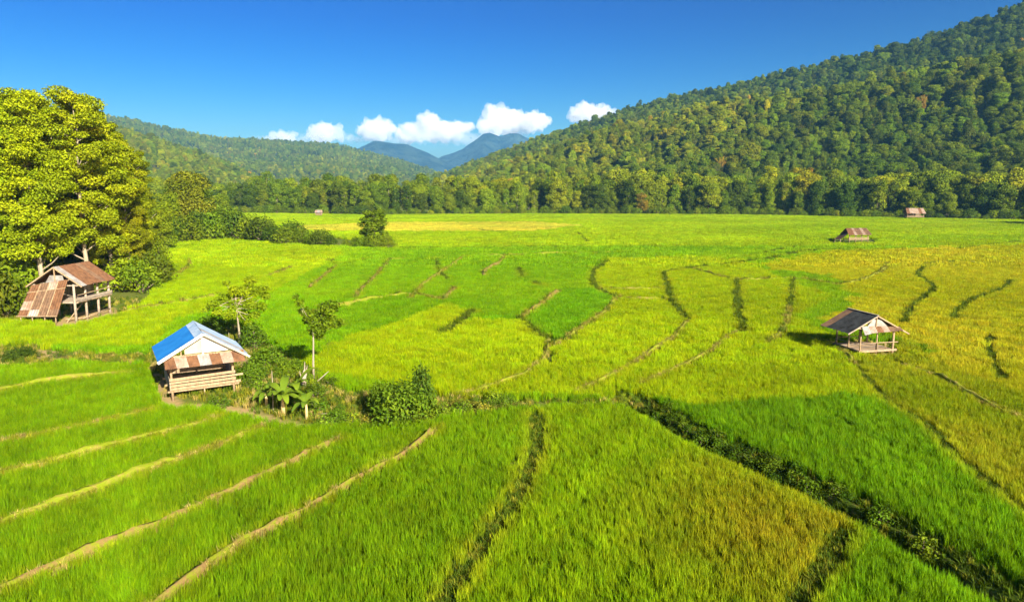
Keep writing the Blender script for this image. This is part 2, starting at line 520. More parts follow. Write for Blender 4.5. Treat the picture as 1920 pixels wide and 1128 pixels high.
for ln, w, h, s in bund_lines: bund(ln, w, h, s)
# the bank that runs beside the ditch on its far side
dd = np.gradient(DITCH, axis=0); dd /= np.linalg.norm(dd, axis=1)[:, None]
DBANK = DITCH + np.column_stack([-dd[:, 1], dd[:, 0]]) * 0.8
bund(DBANK, .45, .30, 'bund_weedy')

# ------------------------------------------------------------------ leaves and crowns
def unit(v): return v / (np.linalg.norm(v, axis=1)[:, None] + 1e-9)
def leaf_quads(r, C, Nn, size, asp=0.55):
    n = len(C)
    Nn = unit(Nn)
    t = unit(np.cross(Nn, r.normal(0, 1, (n, 3))))
    b = np.cross(Nn, t)
    s = size * r.uniform(.65, 1.35, n)[:, None]
    fold = Nn * s * .14
    Q = np.stack([C - t * s * .5, C + b * s * asp * .5 + fold, C + t * s * .5, C - b * s * asp * .5 + fold], 1)
    return Q
def crown_data(r, clumps, per, size, asp=.55, shell=.55, up=.35, jit=.55, var=.13):
    Qs, Sh = [], []
    for (cx, cy, cz, rx, ry, rz) in clumps:
        n = max(6, int(per * (rx * ry * rz) ** (2 / 3)))
        d = unit(r.normal(0, 1, (n, 3)))
        rad = shell + (1.08 - shell) * r.random(n) ** .6
        rad = np.where(r.random(n) < .08, r.uniform(1.0, 1.3, n), rad)      # stray outer leaves
        C = d * rad[:, None] * np.array([rx, ry, rz]) + np.array([cx, cy, cz])
        Nn = d / np.array([rx, ry, rz]) * min(rx, ry, rz) + np.array([0, 0, up]) + r.normal(0, jit, (n, 3))
        Qs.append(leaf_quads(r, C, Nn, size, asp))
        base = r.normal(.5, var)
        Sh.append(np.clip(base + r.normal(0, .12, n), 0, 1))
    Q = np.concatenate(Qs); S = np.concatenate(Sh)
    return Q, np.repeat(S, 4)
def crown_mesh(name, Q, S, m):
    n = len(Q)
    return raw_mesh(name, Q.reshape(-1, 3), np.arange(n * 4).reshape(n, 4), [m], {"shade": S})
def join_tree(name, Q, S, trunk, leafm, barkm):
    """leaves + trunk in one mesh for the scattered forest"""
    n = len(Q)
    V = Q.reshape(-1, 3); F = np.arange(n * 4).reshape(n, 4)
    tv = np.array([tuple(v) for v in trunk.v]); tf = np.array([f for f in trunk.f if len(f) == 4])
    return raw_mesh(name, np.vstack([V, tv]), np.vstack([F, tf + len(V)]), [leafm, barkm],
                    {"shade": np.concatenate([S, np.full(len(tv), .5)])}, [0] * n + [1] * len(tf))
def tree_shape(seed, h, rad, cb, nclump, csize, trunk_r, lean=.03, env='round', limbs=True, flat=.75):
    r = np.random.default_rng(seed)
    tp = [np.array([0, 0, -.3])]
    for k in range(1, 7):
        tp.append(np.array([*(r.normal(0, lean * h / 6, 2) + tp[-1][:2]), h * .93 * k / 6]))
    tr = [trunk_r * (1.15 if k == 0 else 1 - .85 * k / 6) for k in range(7)]
    mb = MB(); mb.tube(tp, tr, 7)
    cl = []
    def at(z):
        f = np.clip(z / (h * .93) * 6, 0, 6); i = min(int(f), 5)
        return tp[i] + (tp[i + 1] - tp[i]) * (f - i)
    for i in range(nclump):
        t = (i + r.random()) / nclump
        if env == 'round': e = math.sin(math.pi * (.16 + .78 * t)) ** .6
        elif env == 'dome': e = (1 - t ** 2.2) ** .5
        elif env == 'column': e = .55 + .45 * math.sin(math.pi * (.1 + .85 * t))
        else: e = 1 - .8 * t
        z = cb + (h - cb) * (t * .93 + .02)
        a = i * 2.399 + r.uniform(-.5, .5)
        rr = rad * e * (r.uniform(.25, 1.0) ** .6) * (.8 if r.random() > .18 else 1.12)
        c0 = at(min(z, h * .93))
        s = csize * rad * r.uniform(.55, 1.4) * (.75 + .35 * e)
        cl.append((c0[0] + rr * math.cos(a), c0[1] + rr * math.sin(a), z, s * r.uniform(.85, 1.2), s * r.uniform(.85, 1.2), s * flat * r.uniform(.8, 1.2)))
        if limbs and i % 2 == 0:
            b0 = at(max(cb * .6, z - rr * .7)); e1 = np.array(cl[-1][:3])
            mid = (b0 + e1) / 2 + np.array([0, 0, -.06 * rr])
            lr = trunk_r * .34 * (1 - .5 * t)
            mb.tube([b0, mid, e1], [lr, lr * .7, lr * .25], 5, cap=False)
    return mb, cl, r

TREES = {}
def proto(key, seed, h, rad, cb, ncl, cs, tr, per, leaf, env='round', bark='bark', asp=.55, up=.35, jit=.55, flat=.75, shell=.55, var=.15):
    mb, cl, r = tree_shape(seed, h, rad, cb, ncl, cs, tr, env=env, flat=flat)
    Q, S = crown_data(r, cl, per, leaf, asp, shell, up, jit, var)
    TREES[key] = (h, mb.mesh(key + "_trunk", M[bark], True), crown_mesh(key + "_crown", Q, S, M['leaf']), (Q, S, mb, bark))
for i in range(4):    # tall teak-like trees at the left
    proto('teak%d' % i, 100 + i, 26, (5.6, 5.0, 6.2, 4.6)[i], (5, 4, 6, 3)[i], 74, .225, .34, 640, .31, 'round', up=.5, flat=.52, jit=.75, shell=.35, var=.12)
for i in range(6):    # broadleaf trees of the wood behind the field
    proto('broad%d' % i, 200 + i, 17, (5.2, 4.4, 6.0, 4.8, 3.9, 5.5)[i], (3, 2, 4, 2, 3, 2.5)[i], (30, 34, 36, 36, 28, 36)[i], .36, .25, 110, .62, ('round', 'dome', 'dome', 'round', 'column', 'round')[i], 'bark' if i % 3 else 'darkbark')
for i in range(2):    # slender trees
    proto('slim%d' % i, 230 + i, 19, 2.9, 3, 26, .40, .2, 100, .6, 'column')
# bamboo: bending culms with drooping feathery tops
def bamboo(key, seed, nculm=26, h=19):
    r = np.random.default_rng(seed)
    mb = MB(); cl = []
    for k in range(nculm):
        a = r.uniform(0, 6.283); rr = r.uniform(0, 1.6)
        b0 = np.array([rr * math.cos(a), rr * math.sin(a), -.2]); L = h * r.uniform(.65, 1.0)
        out = np.array([math.cos(a), math.sin(a), 0]) * r.uniform(.8, 4.6)
        pts = [b0 + out * t ** 2.4 + np.array([0, 0, L * (t - .13 * t ** 4)]) for t in np.linspace(0, 1, 6)]
        mb.tube(pts, [.07, .065, .055, .045, .03, .015], 4, cap=False)
        for t in np.linspace(.22, 1, 9):
            q = b0 + out * t ** 2.4 + np.array([0, 0, L * (t - .13 * t ** 4)])
            s = r.uniform(.55, .95) * (1.15 - .5 * t)
            cl.append((*q, s, s, s * 1.25))
    Q, S = crown_data(r, cl, 42, .62, .3, .2, -.1, .8)
    TREES[key] = (h, mb.mesh(key + "_culms", M['bark'], True), crown_mesh(key + "_crown", Q, S, M['leaf']), (Q, S, mb, 'bark'))
bamboo('bamboo0', 301); bamboo('bamboo1', 302, 22, 17)
# rounded shrubs
def shrub(key, seed, rad, h, ncl, per, leaf, asp=.5):
    r = np.random.default_rng(seed)
    mb = MB(); cl = []
    for k in range(ncl):
        a = k * 2.399 + r.uniform(-.4, .4); q = math.sqrt((k + .5) / ncl)
        z = h * (.28 + .55 * (1 - q ** 2) * r.uniform(.6, 1.15))
        s = rad * r.uniform(.28, .46)
        cl.append((rad * q * .8 * math.cos(a), rad * q * .8 * math.sin(a), z, s, s, min(s, h * .36)))
        if k % 2 == 0: mb.tube([(0, 0, -.1), (cl[-1][0] * .5, cl[-1][1] * .5, z * .55), cl[-1][:3]], [.05 * rad, .035 * rad, .012 * rad], 5, cap=False)
    Q, S = crown_data(r, cl, per, leaf, asp, .35, .4, .7)
    TREES[key] = (h, mb.mesh(key + "_stems", M['darkbark'], True), crown_mesh(key + "_crown", Q, S, M['leaf']), (Q, S, mb, 'darkbark'))
for i in range(3): shrub('shrub%d' % i, 400 + i, (2.0, 2.4, 1.7)[i], (2.6, 2.4, 3.0)[i], 22, 150, .30)
for i in range(3): shrub('bush%d' % i, 420 + i, (.75, .6, .9)[i], (.9, .75, .8)[i], 14, 330, .15)

def place(name, key, loc, scale, tint, label, cat, group=None, rz=None, parts=('trunk', 'crown')):
    h, tm, cm, _ = TREES[key]
    o = empty(name, loc, random.uniform(0, 6.283) if rz is None else rz)
    o.scale = (scale, scale, scale) if not isinstance(scale, tuple) else scale
    link(parts[0], tm, o)
    c = link(parts[1], cm, o)
    c.color = (*tint, 1.0)
    return tag(o, label, cat, group)
def jt(c, k=.18):
    f = 1 + random.uniform(-k, k)
    return (max(0, c[0] * f * random.uniform(.88, 1.12)), max(0, c[1] * f), max(0, c[2] * f))
T_DARK, T_MID, T_YEL, T_OLIVE, T_BAM, T_GOLD = (.072, .118, .008), (.130, .195, .008), (.275, .31, .008), (.185, .245, .008), (.15, .225, .008), (.40, .28, .02)

# ------------------------------------------------------------------ hills and mountains
def interp(px, table, k): return np.interp(px, [t[0] for t in table], [t[k] for t in table])
def hill(name, table, base_y, prof, tree_h, seed, mat_, na=120, ns=60, rough=0.02):
    """a ridge with a slope towards the valley; table: bearing, skyline row, ridge distance"""
    pxs = np.linspace(table[0][0], table[-1][0], na)
    yr = interp(pxs, table, 2); pr_ = interp(pxs, table, 1)
    yb = np.interp(pxs, [t[0] for t in base_y], [t[1] for t in base_y])
    zr = np.array([HH(y, p) for y, p in zip(yr, pr_)]) - tree_h
    zr = np.maximum(zr, 1)
    s = np.linspace(-.12, 1.9, ns)
    def surf(pi, sv):
        a = (np.interp(pi, np.arange(na), pxs) - 960) / FPX
        y_b, y_r, z_r = (np.interp(pi, np.arange(na), q) for q in (yb, yr, zr))
        Y = y_b + (y_r - y_b) * sv
        z = z_r * prof(sv, np.interp(pi, np.arange(na), pxs))
        X = a * (Y * CP + (CAMH - z) * SP)
        edge = np.clip(sv * 3, 0, 1) * np.clip((1.0 - sv) * 4, .25, 1) * (sv <= 1.0) + .4 * (sv > 1)
        z = z + z_r * rough * smooth_noise(X, Y, .02, seed) * edge + z_r * rough * 2.0 * smooth_noise(X, Y, .006, seed + 1) * edge * (sv < .93)
        z = np.where(sv < 0, -2.0, np.maximum(z, -.3 + 0 * z))
        return X, Y, z
    PI, S = np.meshgrid(np.arange(na), s)
    X, Y, Z = surf(PI.ravel(), S.ravel())
    I = (np.arange(ns - 1)[:, None] * na + np.arange(na - 1)[None, :]).ravel()
    F = np.column_stack([I, I + 1, I + na + 1, I + na])
    o = tag(link(name, raw_mesh(name, np.column_stack([X, Y, Z]), F, [mat_], smooth=True)), kind="structure")
    def sample(n, r, smax=1.06):
        pi = r.uniform(0, na - 1, n * 4); sv = r.uniform(.0, smax, n * 4)
        X, Y, Z = surf(pi, sv)
        # even out per area: keep with probability ~ Y
        k = r.random(n * 4) < Y / Y.max()
        return np.column_stack([X, Y, Z])[k][:n], np.interp(pi[k][:n], np.arange(na), pxs), sv[k][:n]
    return o, sample
def prof_right(s, px):
    base = np.clip(s, 0, None) ** 1.12
    w = np.clip((px - 850) / 250, 0, 1)
    spur = .14 * np.exp(-((s - .40) / .11) ** 2) * w - .07 * np.exp(-((s - .60) / .10) ** 2) * w
    back = np.where(s > 1, 1 - .9 * (s - 1) ** 1.2, base + spur)
    return np.where(s > 1, back, base + spur)
def prof_left(s, px):
    return np.where(s > 1, 1 - .6 * (s - 1), np.clip(s, 0, None) ** 1.05)
RT = [(780,342,1475),(830,330,1400),(900,304,1350),(990,270,1287),(1100,233,1225),(1200,202,1175),(1300,178,1125),(1400,157,1075),(1560,120,1000),(1700,86,937),(1780,61,912),(1850,38,893),(1920,12,875),(2150,-70,825),(2500,-160,750)]
RB = [(780,800),(900,520),(1000,430),(1300,410),(1600,385),(1920,335),(2500,290)]
h_r, samp_r = hill("hill_right", RT, RB, prof_right, 5, 5, M['hill'], 140, 90)
LT = [(-300,190,2250),(100,205,2325),(240,222,2400),(300,236,2475),(400,256,2550),(520,263,2625),(620,269,2700),(700,287,2775),(760,302,2775),(830,327,2700),(900,345,2550)]
LB = [(-300,1200),(300,1300),(600,1300),(900,1600)]
h_l, samp_l = hill("hill_left", LT, LB, prof_left, 7, 15, M['hill'], 90, 60)
NT = [(-300,200,1107),(150,225,1147),(280,254,1188),(330,270,1201),(390,293,1215),(440,312,1215),(490,338,1188),(540,352,1161)]
NB = [(-300,620),(300,720),(540,850)]
h_n, samp_n = hill("hill_near_left", NT, NB, prof_left, 6, 25, M['hill'], 60, 40)
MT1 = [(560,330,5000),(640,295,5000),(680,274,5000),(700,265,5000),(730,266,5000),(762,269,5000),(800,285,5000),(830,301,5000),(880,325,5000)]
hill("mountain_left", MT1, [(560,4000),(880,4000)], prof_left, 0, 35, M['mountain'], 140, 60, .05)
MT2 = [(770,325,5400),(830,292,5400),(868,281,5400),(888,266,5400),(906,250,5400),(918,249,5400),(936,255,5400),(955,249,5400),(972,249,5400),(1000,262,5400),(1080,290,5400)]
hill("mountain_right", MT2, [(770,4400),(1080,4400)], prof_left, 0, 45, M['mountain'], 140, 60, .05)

# scattered forest on the hills (one mass each)
FOREST = proto_collection("forest_shape", [join_tree("forest_" + k, *TREES[k][3][:3], M['leaf_i'], M['bark']) for k in ('broad0', 'broad1', 'broad2', 'broad3', 'broad4', 'broad5', 'slim0', 'bamboo1')])
FIDX = {'bamboo1': 7}
PAL = np.array([T_DARK, T_MID, T_OLIVE, T_YEL, T_GOLD])
def hill_forest(name, samp, n, seed, label, s0, s1, bias, wash=None, smax=1.06):
    r = np.random.default_rng(seed)
    P, px, sv = samp(n, r, smax)
    k = len(P)
    nz = smooth_noise(P[:, 0], P[:, 1], .016, seed + 3) + .5 * smooth_noise(P[:, 0], P[:, 1], .05, seed + 4)
    v = bias(px, sv) + .55 * nz + r.normal(0, .5, k)
    ci = np.clip(np.round(1.0 + v), 0, 3).astype(int)
    ci[r.random(k) < .003] = 4
    tint = PAL[ci] * r.uniform(.6, 1.35, (k, 1)) * np.column_stack([r.uniform(.85, 1.15, k), np.ones(k), np.ones(k)])
    if wash is not None: tint = tint * wash
    sz = s0 + (s1 - s0) * r.random(k) ** 1.6 + (r.random(k) < .03) * .25
    scl = np.column_stack([sz * r.uniform(.8, 1.6, k), sz * r.uniform(.8, 1.6, k), sz * r.uniform(.65, 1.25, k)])
    o = scatter(name, P, r.integers(0, 8, k), np.column_stack([r.normal(0, .13, (k, 2)), r.uniform(0, 6.283, k)]), scl, tint, FOREST)
    return tag(o, label, "forest")
hill_forest("forest", samp_r, 27000, 51, "mixed green and yellowish forest covering the steep hill on the right", .28, .80,
            lambda px, s: np.where((s > .2) & (s < .47), .95, np.where(s < .2, .85, -.05)) + np.clip((1400 - px) / 600, -.8, .8))
hill_forest("forest", samp_l, 24000, 52, "hazy green forest covering the long ridge on the left horizon", .4, .8, lambda px, s: .7 - .5 * (s - .5))
hill_forest("forest", samp_n, 6000, 53, "yellowish forest on the low spur in front of the left ridge", .4, .7, lambda px, s: 1.0 + 0 * px)

# ------------------------------------------------------------------ individual trees of the wood at the field's far edge
EDGE = np.array([(-300, 395), (-171, 410), (-75, 374), (12, 392), (126, 374), (225, 304), (330, 262)], float)
seg = np.linalg.norm(np.diff(EDGE, axis=0), axis=1); cum = np.concatenate([[0], np.cumsum(seg)])
def edge_at(s):
    i = min(np.searchsorted(cum, s, side='right') - 1, len(seg) - 1)
    t = (s - cum[i]) / seg[i]
    d = (EDGE[i + 1] - EDGE[i]) / seg[i]
    return EDGE[i] + (EDGE[i + 1] - EDGE[i]) * t, np.array([-d[1], d[0]])
G1 = "trees in the wood along the far edge of the fields"
row_labels = ("leafy green tree in the front row of the wood at the far field edge",
              "tree of the second row in the wood behind the far field edge",
              "tall tree at the back of the wood where the hill begins")
def px_of(p): return 960 + FPX * p[0] / (p[1] * CP + CAMH * SP)
for row, (off, step, lo, hi) in enumerate(((4, 6.6, .7, 1.15), (12, 7.2, 1.0, 1.35), (22, 8.0, 1.1, 1.5))):
    s = 20.0 + row * 3
    while s < cum[-1]:
        q, nr = edge_at(s)
        p = q + nr * (off + random.uniform(-3, 3))
        px = px_of(p)
        s += step * random.uniform(.75, 1.3)
        if px < 280 or px > 2050: continue
        k = random.random()
        key = 'broad%d' % random.randrange(6) if k < .8 else 'slim%d' % random.randrange(2)
        if row == 0: t = random.choice([T_DARK, T_DARK, T_MID, T_MID, T_OLIVE])
        else: t = random.choice([T_MID, T_OLIVE, T_OLIVE, T_YEL]) if px > 700 else random.choice([T_DARK, T_MID, T_MID, T_OLIVE])
        sz = random.uniform(lo, hi) * (.92 if px < 1000 else 1.0)
        look = {T_DARK: "dark green", T_MID: "fresh green", T_OLIVE: "olive green", T_YEL: "yellowish"}[t] + (" slim" if key.startswith('slim') else "")
        where = next(w for lim, w in ((420, "behind the hedge's left end"), (600, "left of the tiny pale hut"), (690, "between tiny hut and tall bamboo"), (800, "right of the tall bamboo"),
                 (1010, "below the blue mountains"), (1205, "left of the golden brown tree"), (1480, "right of the golden brown tree"), (1600, "by the big bamboo clumps"),
                 (1690, "left of the far rusty hut"), (1780, "right of the far rusty hut"), (9999, "at the right edge")) if px < lim)
        place("tree", key, (p[0], p[1], 0), sz, jt(t), "%s %s tree of the far wood, %s" % (look, ("front-row", "second-row", "back-row")[row], where), "tree", G1 + (", front row", ", second row", ", back row")[row])
# bamboo clumps in the wood
for px, py, sc_, lab in ((690,402,1.12,"tall bright green bamboo clump rising above the wood left of centre"),
                         (1012,400,.85,"feathery bamboo clump in the wood at the middle of the far field edge"),
                         (1500,405,1.02,"large bamboo clump in the wood left of the far rusty hut"),
                         (1552,406,1.15,"tallest bamboo clump in the wood on the right, between darker trees"),
                         (1860,409,.95,"bamboo clump at the wood's edge far right"),
                         (480,398,.8,"bright bamboo clump at the wood's edge behind the left hedge")):
    x, y = G(px, py)
    place("bamboo_clump", 'bamboo%d' % (px % 2), (x, y + 6, 0), sc_, jt(T_BAM, .1), lab, "bamboo", parts=('culms', 'leaves'))
# special trees of the wood
def special(px, py, off, key, sz, tint, label):
    x, y = G(px, py)
    place("tree", key, (x, y + off, 0), sz, tint, label, "tree")
special(618, 400, 30, 'broad2', 1.32, T_OLIVE, "broad olive tree standing taller than the wood left of centre")
special(1205, 403, 3, 'broad3', .72, (.20, .16, .02), "golden brown round tree at the front of the wood right of centre")
special(930, 401, 8, 'broad1', .8, (.20, .13, .03), "small reddish brown tree in the wood at the centre")
special(1700, 408, 4, 'slim1', .8, T_YEL, "yellowish slim tree behind the far rusty hut")
# low hedge-like shrubs at the feet of the wood
s = 60.0
while s < cum[-1]:
    q, nr = edge_at(s); p = q + nr * random.uniform(-3, .5)
    s += random.uniform(2.8, 4.6)
    if 300 < px_of(p) < 2000:
        place("shrub", 'shrub%d' % random.randrange(3), (p[0], p[1], 0), random.uniform(.8, 2.0), jt(random.choice([T_DARK, T_MID, T_MID, T_OLIVE])),
              "low green shrub at the foot of the far wood, " + next(w for lim, w in ((600, "left of the tiny pale hut"), (800, "near the tall bamboo"), (1010, "below the blue mountains"), (1205, "left of the golden brown tree"), (1480, "right of the golden brown tree"), (1700, "left of the far rusty hut"), (9999, "right of the far rusty hut")) if px_of(p) < lim), "shrub", "shrubs at the foot of the far wood", parts=('stems', 'leaves'))
# the bare white tree and the leafless snag above the far hut
def bare_tree(name, loc, h, seed, label):
    r = np.random.default_rng(seed); mb = MB(); o = empty(name, loc)
    tp = [(r.normal(0, .02 * h), r.normal(0, .02 * h), h * k / 6 - (.2 if k == 0 else 0)) for k in range(7)]
    mb.tube(tp, [h * .008 * (1.1 - k / 7) + .02 for k in range(7)], 6)
    mb.build('trunk', M['greywood'] if 'white' in label else M['bark'], o, True)
    for k in range(7):
        a = r.uniform(0, 6.283); b0 = Vector(tp[3 + k % 3]); L = h * r.uniform(.15, .3)
        b = MB(); e = b0 + Vector((math.cos(a) * L, math.sin(a) * L, L * .9))
        b.tube([b0, (b0 + e) / 2 + Vector((0, 0, -.05 * L)), e], [h * .003 + .02, h * .002 + .015, .015], 5)
        b.build('branch', M['greywood'] if 'white' in label else M['bark'], o, True)
    return tag(o, label, "tree")
x, y = G(1688, 407); bare_tree("bare_tree", (x + 2, y + 14, 0), 21, 3, "tall leafless pale white tree above the far rusty hut")
x, y = G(1090, 400); bare_tree("bare_tree", (x, y - 4, 0), 6, 4, "small pale dead snag at the far field edge near the centre")
x, y = G(722, 402); bare_tree("bare_tree", (x, y - 2, 0), 12, 6, "slim pale dead tree right of the tall bamboo clump")
# two tall trees outside the frame at the right whose shade lies on the far field
for x, y in ((212, 240), (224, 232), (219, 246), (232, 240), (238, 228)):
    place("tree", 'broad0', (x, y, 0), 1.15, T_MID, "tall tree beyond the right edge shading the far field", "tree", "trees beyond the right edge")

# ------------------------------------------------------------------ the stand of tall trees at the left
big = [  # bearing px, distance, top row, prototype, spread, label
 (62, 80, 143, 0, 1.0, "tallest yellow green tree of the left stand, pale trunk, crown against the sky"),
 (148, 84, 152, 2, .95, "tall yellow green tree right of the tallest in the left stand"),
 (-30, 78, 150, 1, 1.1, "tall tree cut by the left edge of the picture"),
 (196, 90, 190, 3, 1.0, "yellowish tree on the right side of the left stand"),
 (232, 96, 245, 0, .85, "lower right-hand tree of the left stand, next to the distant ridge"),
 (20, 92, 165, 2, 1.0, "rear tree of the left stand seen between the two tallest crowns"),
 (110, 96, 175, 1, 1.05, "rear tree filling the middle of the left stand"),
 (-110, 88, 150, 2, 1.1, "tree left of the picture's edge in the left stand"),
 (236, 92, 300, 1, .9, "short leafy tree in front of the left stand's right end"),
 (258, 104, 330, 2, .8, "lowest tree at the right foot of the left stand"),
 (256, 112, 268, 3, .95, "smaller tree at the back of the left stand, right end"),
]
BIGT = [(.265, .335, .006), (.26, .315, .007), (.22, .31, .006), (.27, .315, .006), (.255, .30, .007), (.215, .28, .006), (.205, .27, .006), (.18, .21, .006), (.20, .22, .006), (.15, .19, .006), (.16, .20, .006)]
for (px, Y, top, k, spread, lab), t in zip(big, BIGT):
    h = HH(Y, top)
    s = h / 26.6
    x = (px - 960) / FPX * (Y * CP + (CAMH - h * .5) * SP)
    place("tall_tree", 'teak%d' % k, (x, Y, 0), (s * spread, s * spread, s), t, lab, "tree", "tall trees of the left stand")
# understorey at their feet
und = [(-40,600,1.5),(10,590,1.3),(40,560,1.6),(90,548,1.5),(20,545,1.9),(140,532,1.6),(200,535,1.7),(240,545,1.6),(265,548,1.25),(282,535,1.35),(290,520,1.2),(235,515,1.9),(180,512,1.7),(60,528,2.0),(295,500,1.2),(120,515,2.2),(0,520,2.2),(270,495,1.9),(-60,560,2.2)]
ORD = ("first second third fourth fifth sixth seventh eighth ninth tenth eleventh twelfth thirteenth fourteenth fifteenth "
       "sixteenth seventeenth eighteenth nineteenth twentieth").split()
for i, (px, py, s) in enumerate(sorted(und)):
    x, y = G(px, py)
    place("shrub", 'shrub%d' % random.randrange(3), (x, y, 0), (s, s, s * random.uniform(1.0, 1.5)), jt(random.choice([T_MID, T_OLIVE, (.12, .15, .01)])),
          "leafy undergrowth shrub below the tall left trees, %s from the left" % ORD[i], "shrub", "undergrowth below the tall left trees", parts=('stems', 'leaves'))

# trees further along the left side
mid = [(318,452,'broad4',.72,T_OLIVE,"green tree between the left stand and the round-topped tree"),
       (356,447,'broad2',1.05,(.17,.19,.010),"round-topped olive tree with drooping crown behind the hedge's left end"),
       (388,446,'broad1',.78,T_DARK,"dark green tree right of the round-topped olive tree"),
       (302,470,'broad5',.62,T_OLIVE,"low bushy tree beside the right end of the left stand"),
       (335,436,'broad3',.9,T_MID,"mid green tree behind the round-topped olive tree"),
       (415,424,'broad0',.7,T_MID,"small tree at the far end of the hedge, against the wood")]
for px, py, key, s, t, lab in mid:
    x, y = G(px, py); place("tree", key, (x, y, 0), s, t, lab, "tree")
hed = [(330,456,1.5),(352,455,1.6),(375,452,1.7),(398,451,1.8),(422,450,1.9),(446,451,1.75),(470,452,1.6),(492,454,1.5),(512,456,1.15),(548,458,1.5),(538,460,1.25),(566,460,1.0),(585,462,.9),(603,463,1.1),(622,464,.7)]
for i, (px, py, s) in enumerate(sorted(hed)):
    x, y = G(px, py)
    place("shrub", 'shrub%d' % (i % 3), (x, y, 0), (s * 1.25, s * 1.25, s * (1.55 if px < 500 else 1.35)), jt(random.choice([T_DARK, T_MID, T_MID, T_DARK])),
          "rounded green shrub in the hedge across the field, %s from the left" % ORD[i], "shrub", "shrubs of the hedge across the field", parts=('stems', 'leaves'))
x, y = G(702, 464)
place("tree", 'broad4', (x, y, 0), (.80, .80, .50), T_MID, "lone green tree standing in the middle of the fields", "tree")
for i, (px, py, s) in enumerate(((650,464,.6),(668,463,.8),(685,465,1.0),(706,466,1.25),(728,466,1.0))):
    x, y = G(px, py)
    place("shrub", 'shrub%d' % (px % 3), (x, y - .5, 0), s, jt(T_MID), "low shrub at the lone field tree's foot, %s from the left" % ORD[i], "shrub", "shrubs round the lone field tree", parts=('stems', 'leaves'))

# ------------------------------------------------------------------ huts
def sheet(p0, p1, p2, p3, waves, amp, mat_, parent, name="roof_sheet", off=0.0, nseg=3):
    """corrugated metal sheet; p0-p1 lower edge, p3-p2 upper edge"""
    p0, p1, p2, p3 = map(Vector, (p0, p1, p2, p3))
    nrm = (p1 - p0).cross(p3 - p0).normalized()
    n = waves * 2
    amp *= 1.5
    V = []
    for j in range(nseg + 1):
        t = j / nseg
        a, b = p0.lerp(p3, t), p1.lerp(p2, t)
        sag = -0.012 * math.sin(math.pi * t)
        for i in range(n + 1):
            V.append(a.lerp(b, i / n) + nrm * (off + sag + (amp if i % 2 else 0)))
    F = []
    for j in range(nseg):
        for i in range(n):
            q = j * (n + 1) + i
            F.append((q, q + 1, q + n + 2, q + n + 1))
    mb = MB(); mb.add(V, F)
    return mb.build(name, mat_, parent)
def slope(parent, eave0, eave1, ridge1, ridge0, mats, waves=5, amp=.03, jag=.06):
    n = len(mats)
    e0, e1, r1, r0 = map(Vector, (eave0, eave1, ridge1, ridge0))
    for i, mm in enumerate(mats):
        a, b = i / n - .008, (i + 1) / n + .008
        dn = (e0 - r0).normalized() * random.uniform(-jag, jag)
        sheet(e0.lerp(e1, a) + dn, e0.lerp(e1, b) + dn * .8, r0.lerp(r1, b), r0.lerp(r1, a), waves, amp, M[mm], parent, off=.004 + .012 * (i % 2))
def pole(parent, p, q, r, mat_='wood', name='post'):
    mb = MB(); p, q = Vector(p), Vector(q)
    m1 = p.lerp(q, .5) + Vector((random.uniform(-.02, .02), random.uniform(-.02, .02), 0))
    mb.tube([p, m1, q], [r * 1.1, r, r * .9], 7)
    return mb.build(name, M[mat_], parent, True)
def plank(parent, p, q, w, h, mat_='wood', name='plank', up=(0, 0, 1)):
    mb = MB(); mb.beam(p, q, w, h, up)
    return mb.build(name, M[mat_], parent)
def poly_panel(parent, pts, th, mat_, name):
    """flat board with thickness along local y"""
    mb = MB(); n = len(pts)
    fr = [Vector(p) for p in pts]; bk = [p + Vector((0, th, 0)) for p in fr]
    mb.add(fr + bk, [tuple(range(n)), tuple(range(2 * n - 1, n - 1, -1))] + [(i, i + n, (i + 1) % n + n, (i + 1) % n) for i in range(n)])
    return mb.build(name, M[mat_], parent)

# --- blue-roofed hut
h = empty("field_hut", (-18.627, 40.36, 0), .545)
tag(h, "small stilted wooden hut with bright blue roof and white gable", "hut")
HL, HR, LEN, ZR, ZL, ZE = 2.531, 2.555, 4.918, 4.037, 2.588, 2.368
roof = MB(); roof.beam((0, .05, ZR - .10), (0, LEN - .05, ZR - .10), .10, .10); roof = roof.build("roof", M['wood'], h)
slope(roof, (-HL, LEN, ZL), (-HL, 0, ZL), (-.42, 0, ZR - .24), (-.42, LEN, ZR - .24), ['blue'] * 4, 6, .018, .0)
slope(roof, (-.45, LEN, ZR - .235), (-.45, 0, ZR - .235), (0, 0, ZR + .03), (0, LEN, ZR + .03), ['paleblue'] * 3, 6, .02, .0)
slope(roof, (HR, 0, ZE), (HR, LEN, ZE), (0, LEN, ZR + .025), (0, 0, ZR + .025), ['paleblue', 'galv', 'paleblue', 'paleblue', 'paleblue'], 5, .025, .05)
plank(roof, (-HL - .02, -.03, ZL - .03), (0, -.03, ZR), .05, .17, 'white', 'barge_board')
plank(roof, (HR + .04, -.03, ZE - .03), (0, -.033, ZR), .05, .13, 'cream', 'barge_board')
for yy in (1.2, 2.4, 3.6, LEN - .1):
    plank(roof, (-HL + .05, yy, ZL - .06), (0, yy, ZR - .08), .06, .08, 'darkwood', 'rafter')
    plank(roof, (HR - .05, yy, ZE - .06), (0, yy, ZR - .08), .06, .08, 'darkwood', 'rafter')
gb = .30
poly_panel(h, [(-1.05, gb, 2.86), (-.05, gb, 2.86), (-.05, gb, 3.80), (-.35, gb, 3.66), (-1.05, gb, 3.18)], .03, 'cream', 'gable_board')
poly_panel(h, [(-.03, gb - .02, 2.86), (1.75, gb - .02, 2.86), (1.55, gb - .02, 2.98), (-.03, gb - .02, 3.93)], .03, 'white', 'gable_board')
plank(h, (-2.0, gb - .04, 2.80), (2.0, gb - .04, 2.74), .06, .10, 'wood', 'tie_beam')
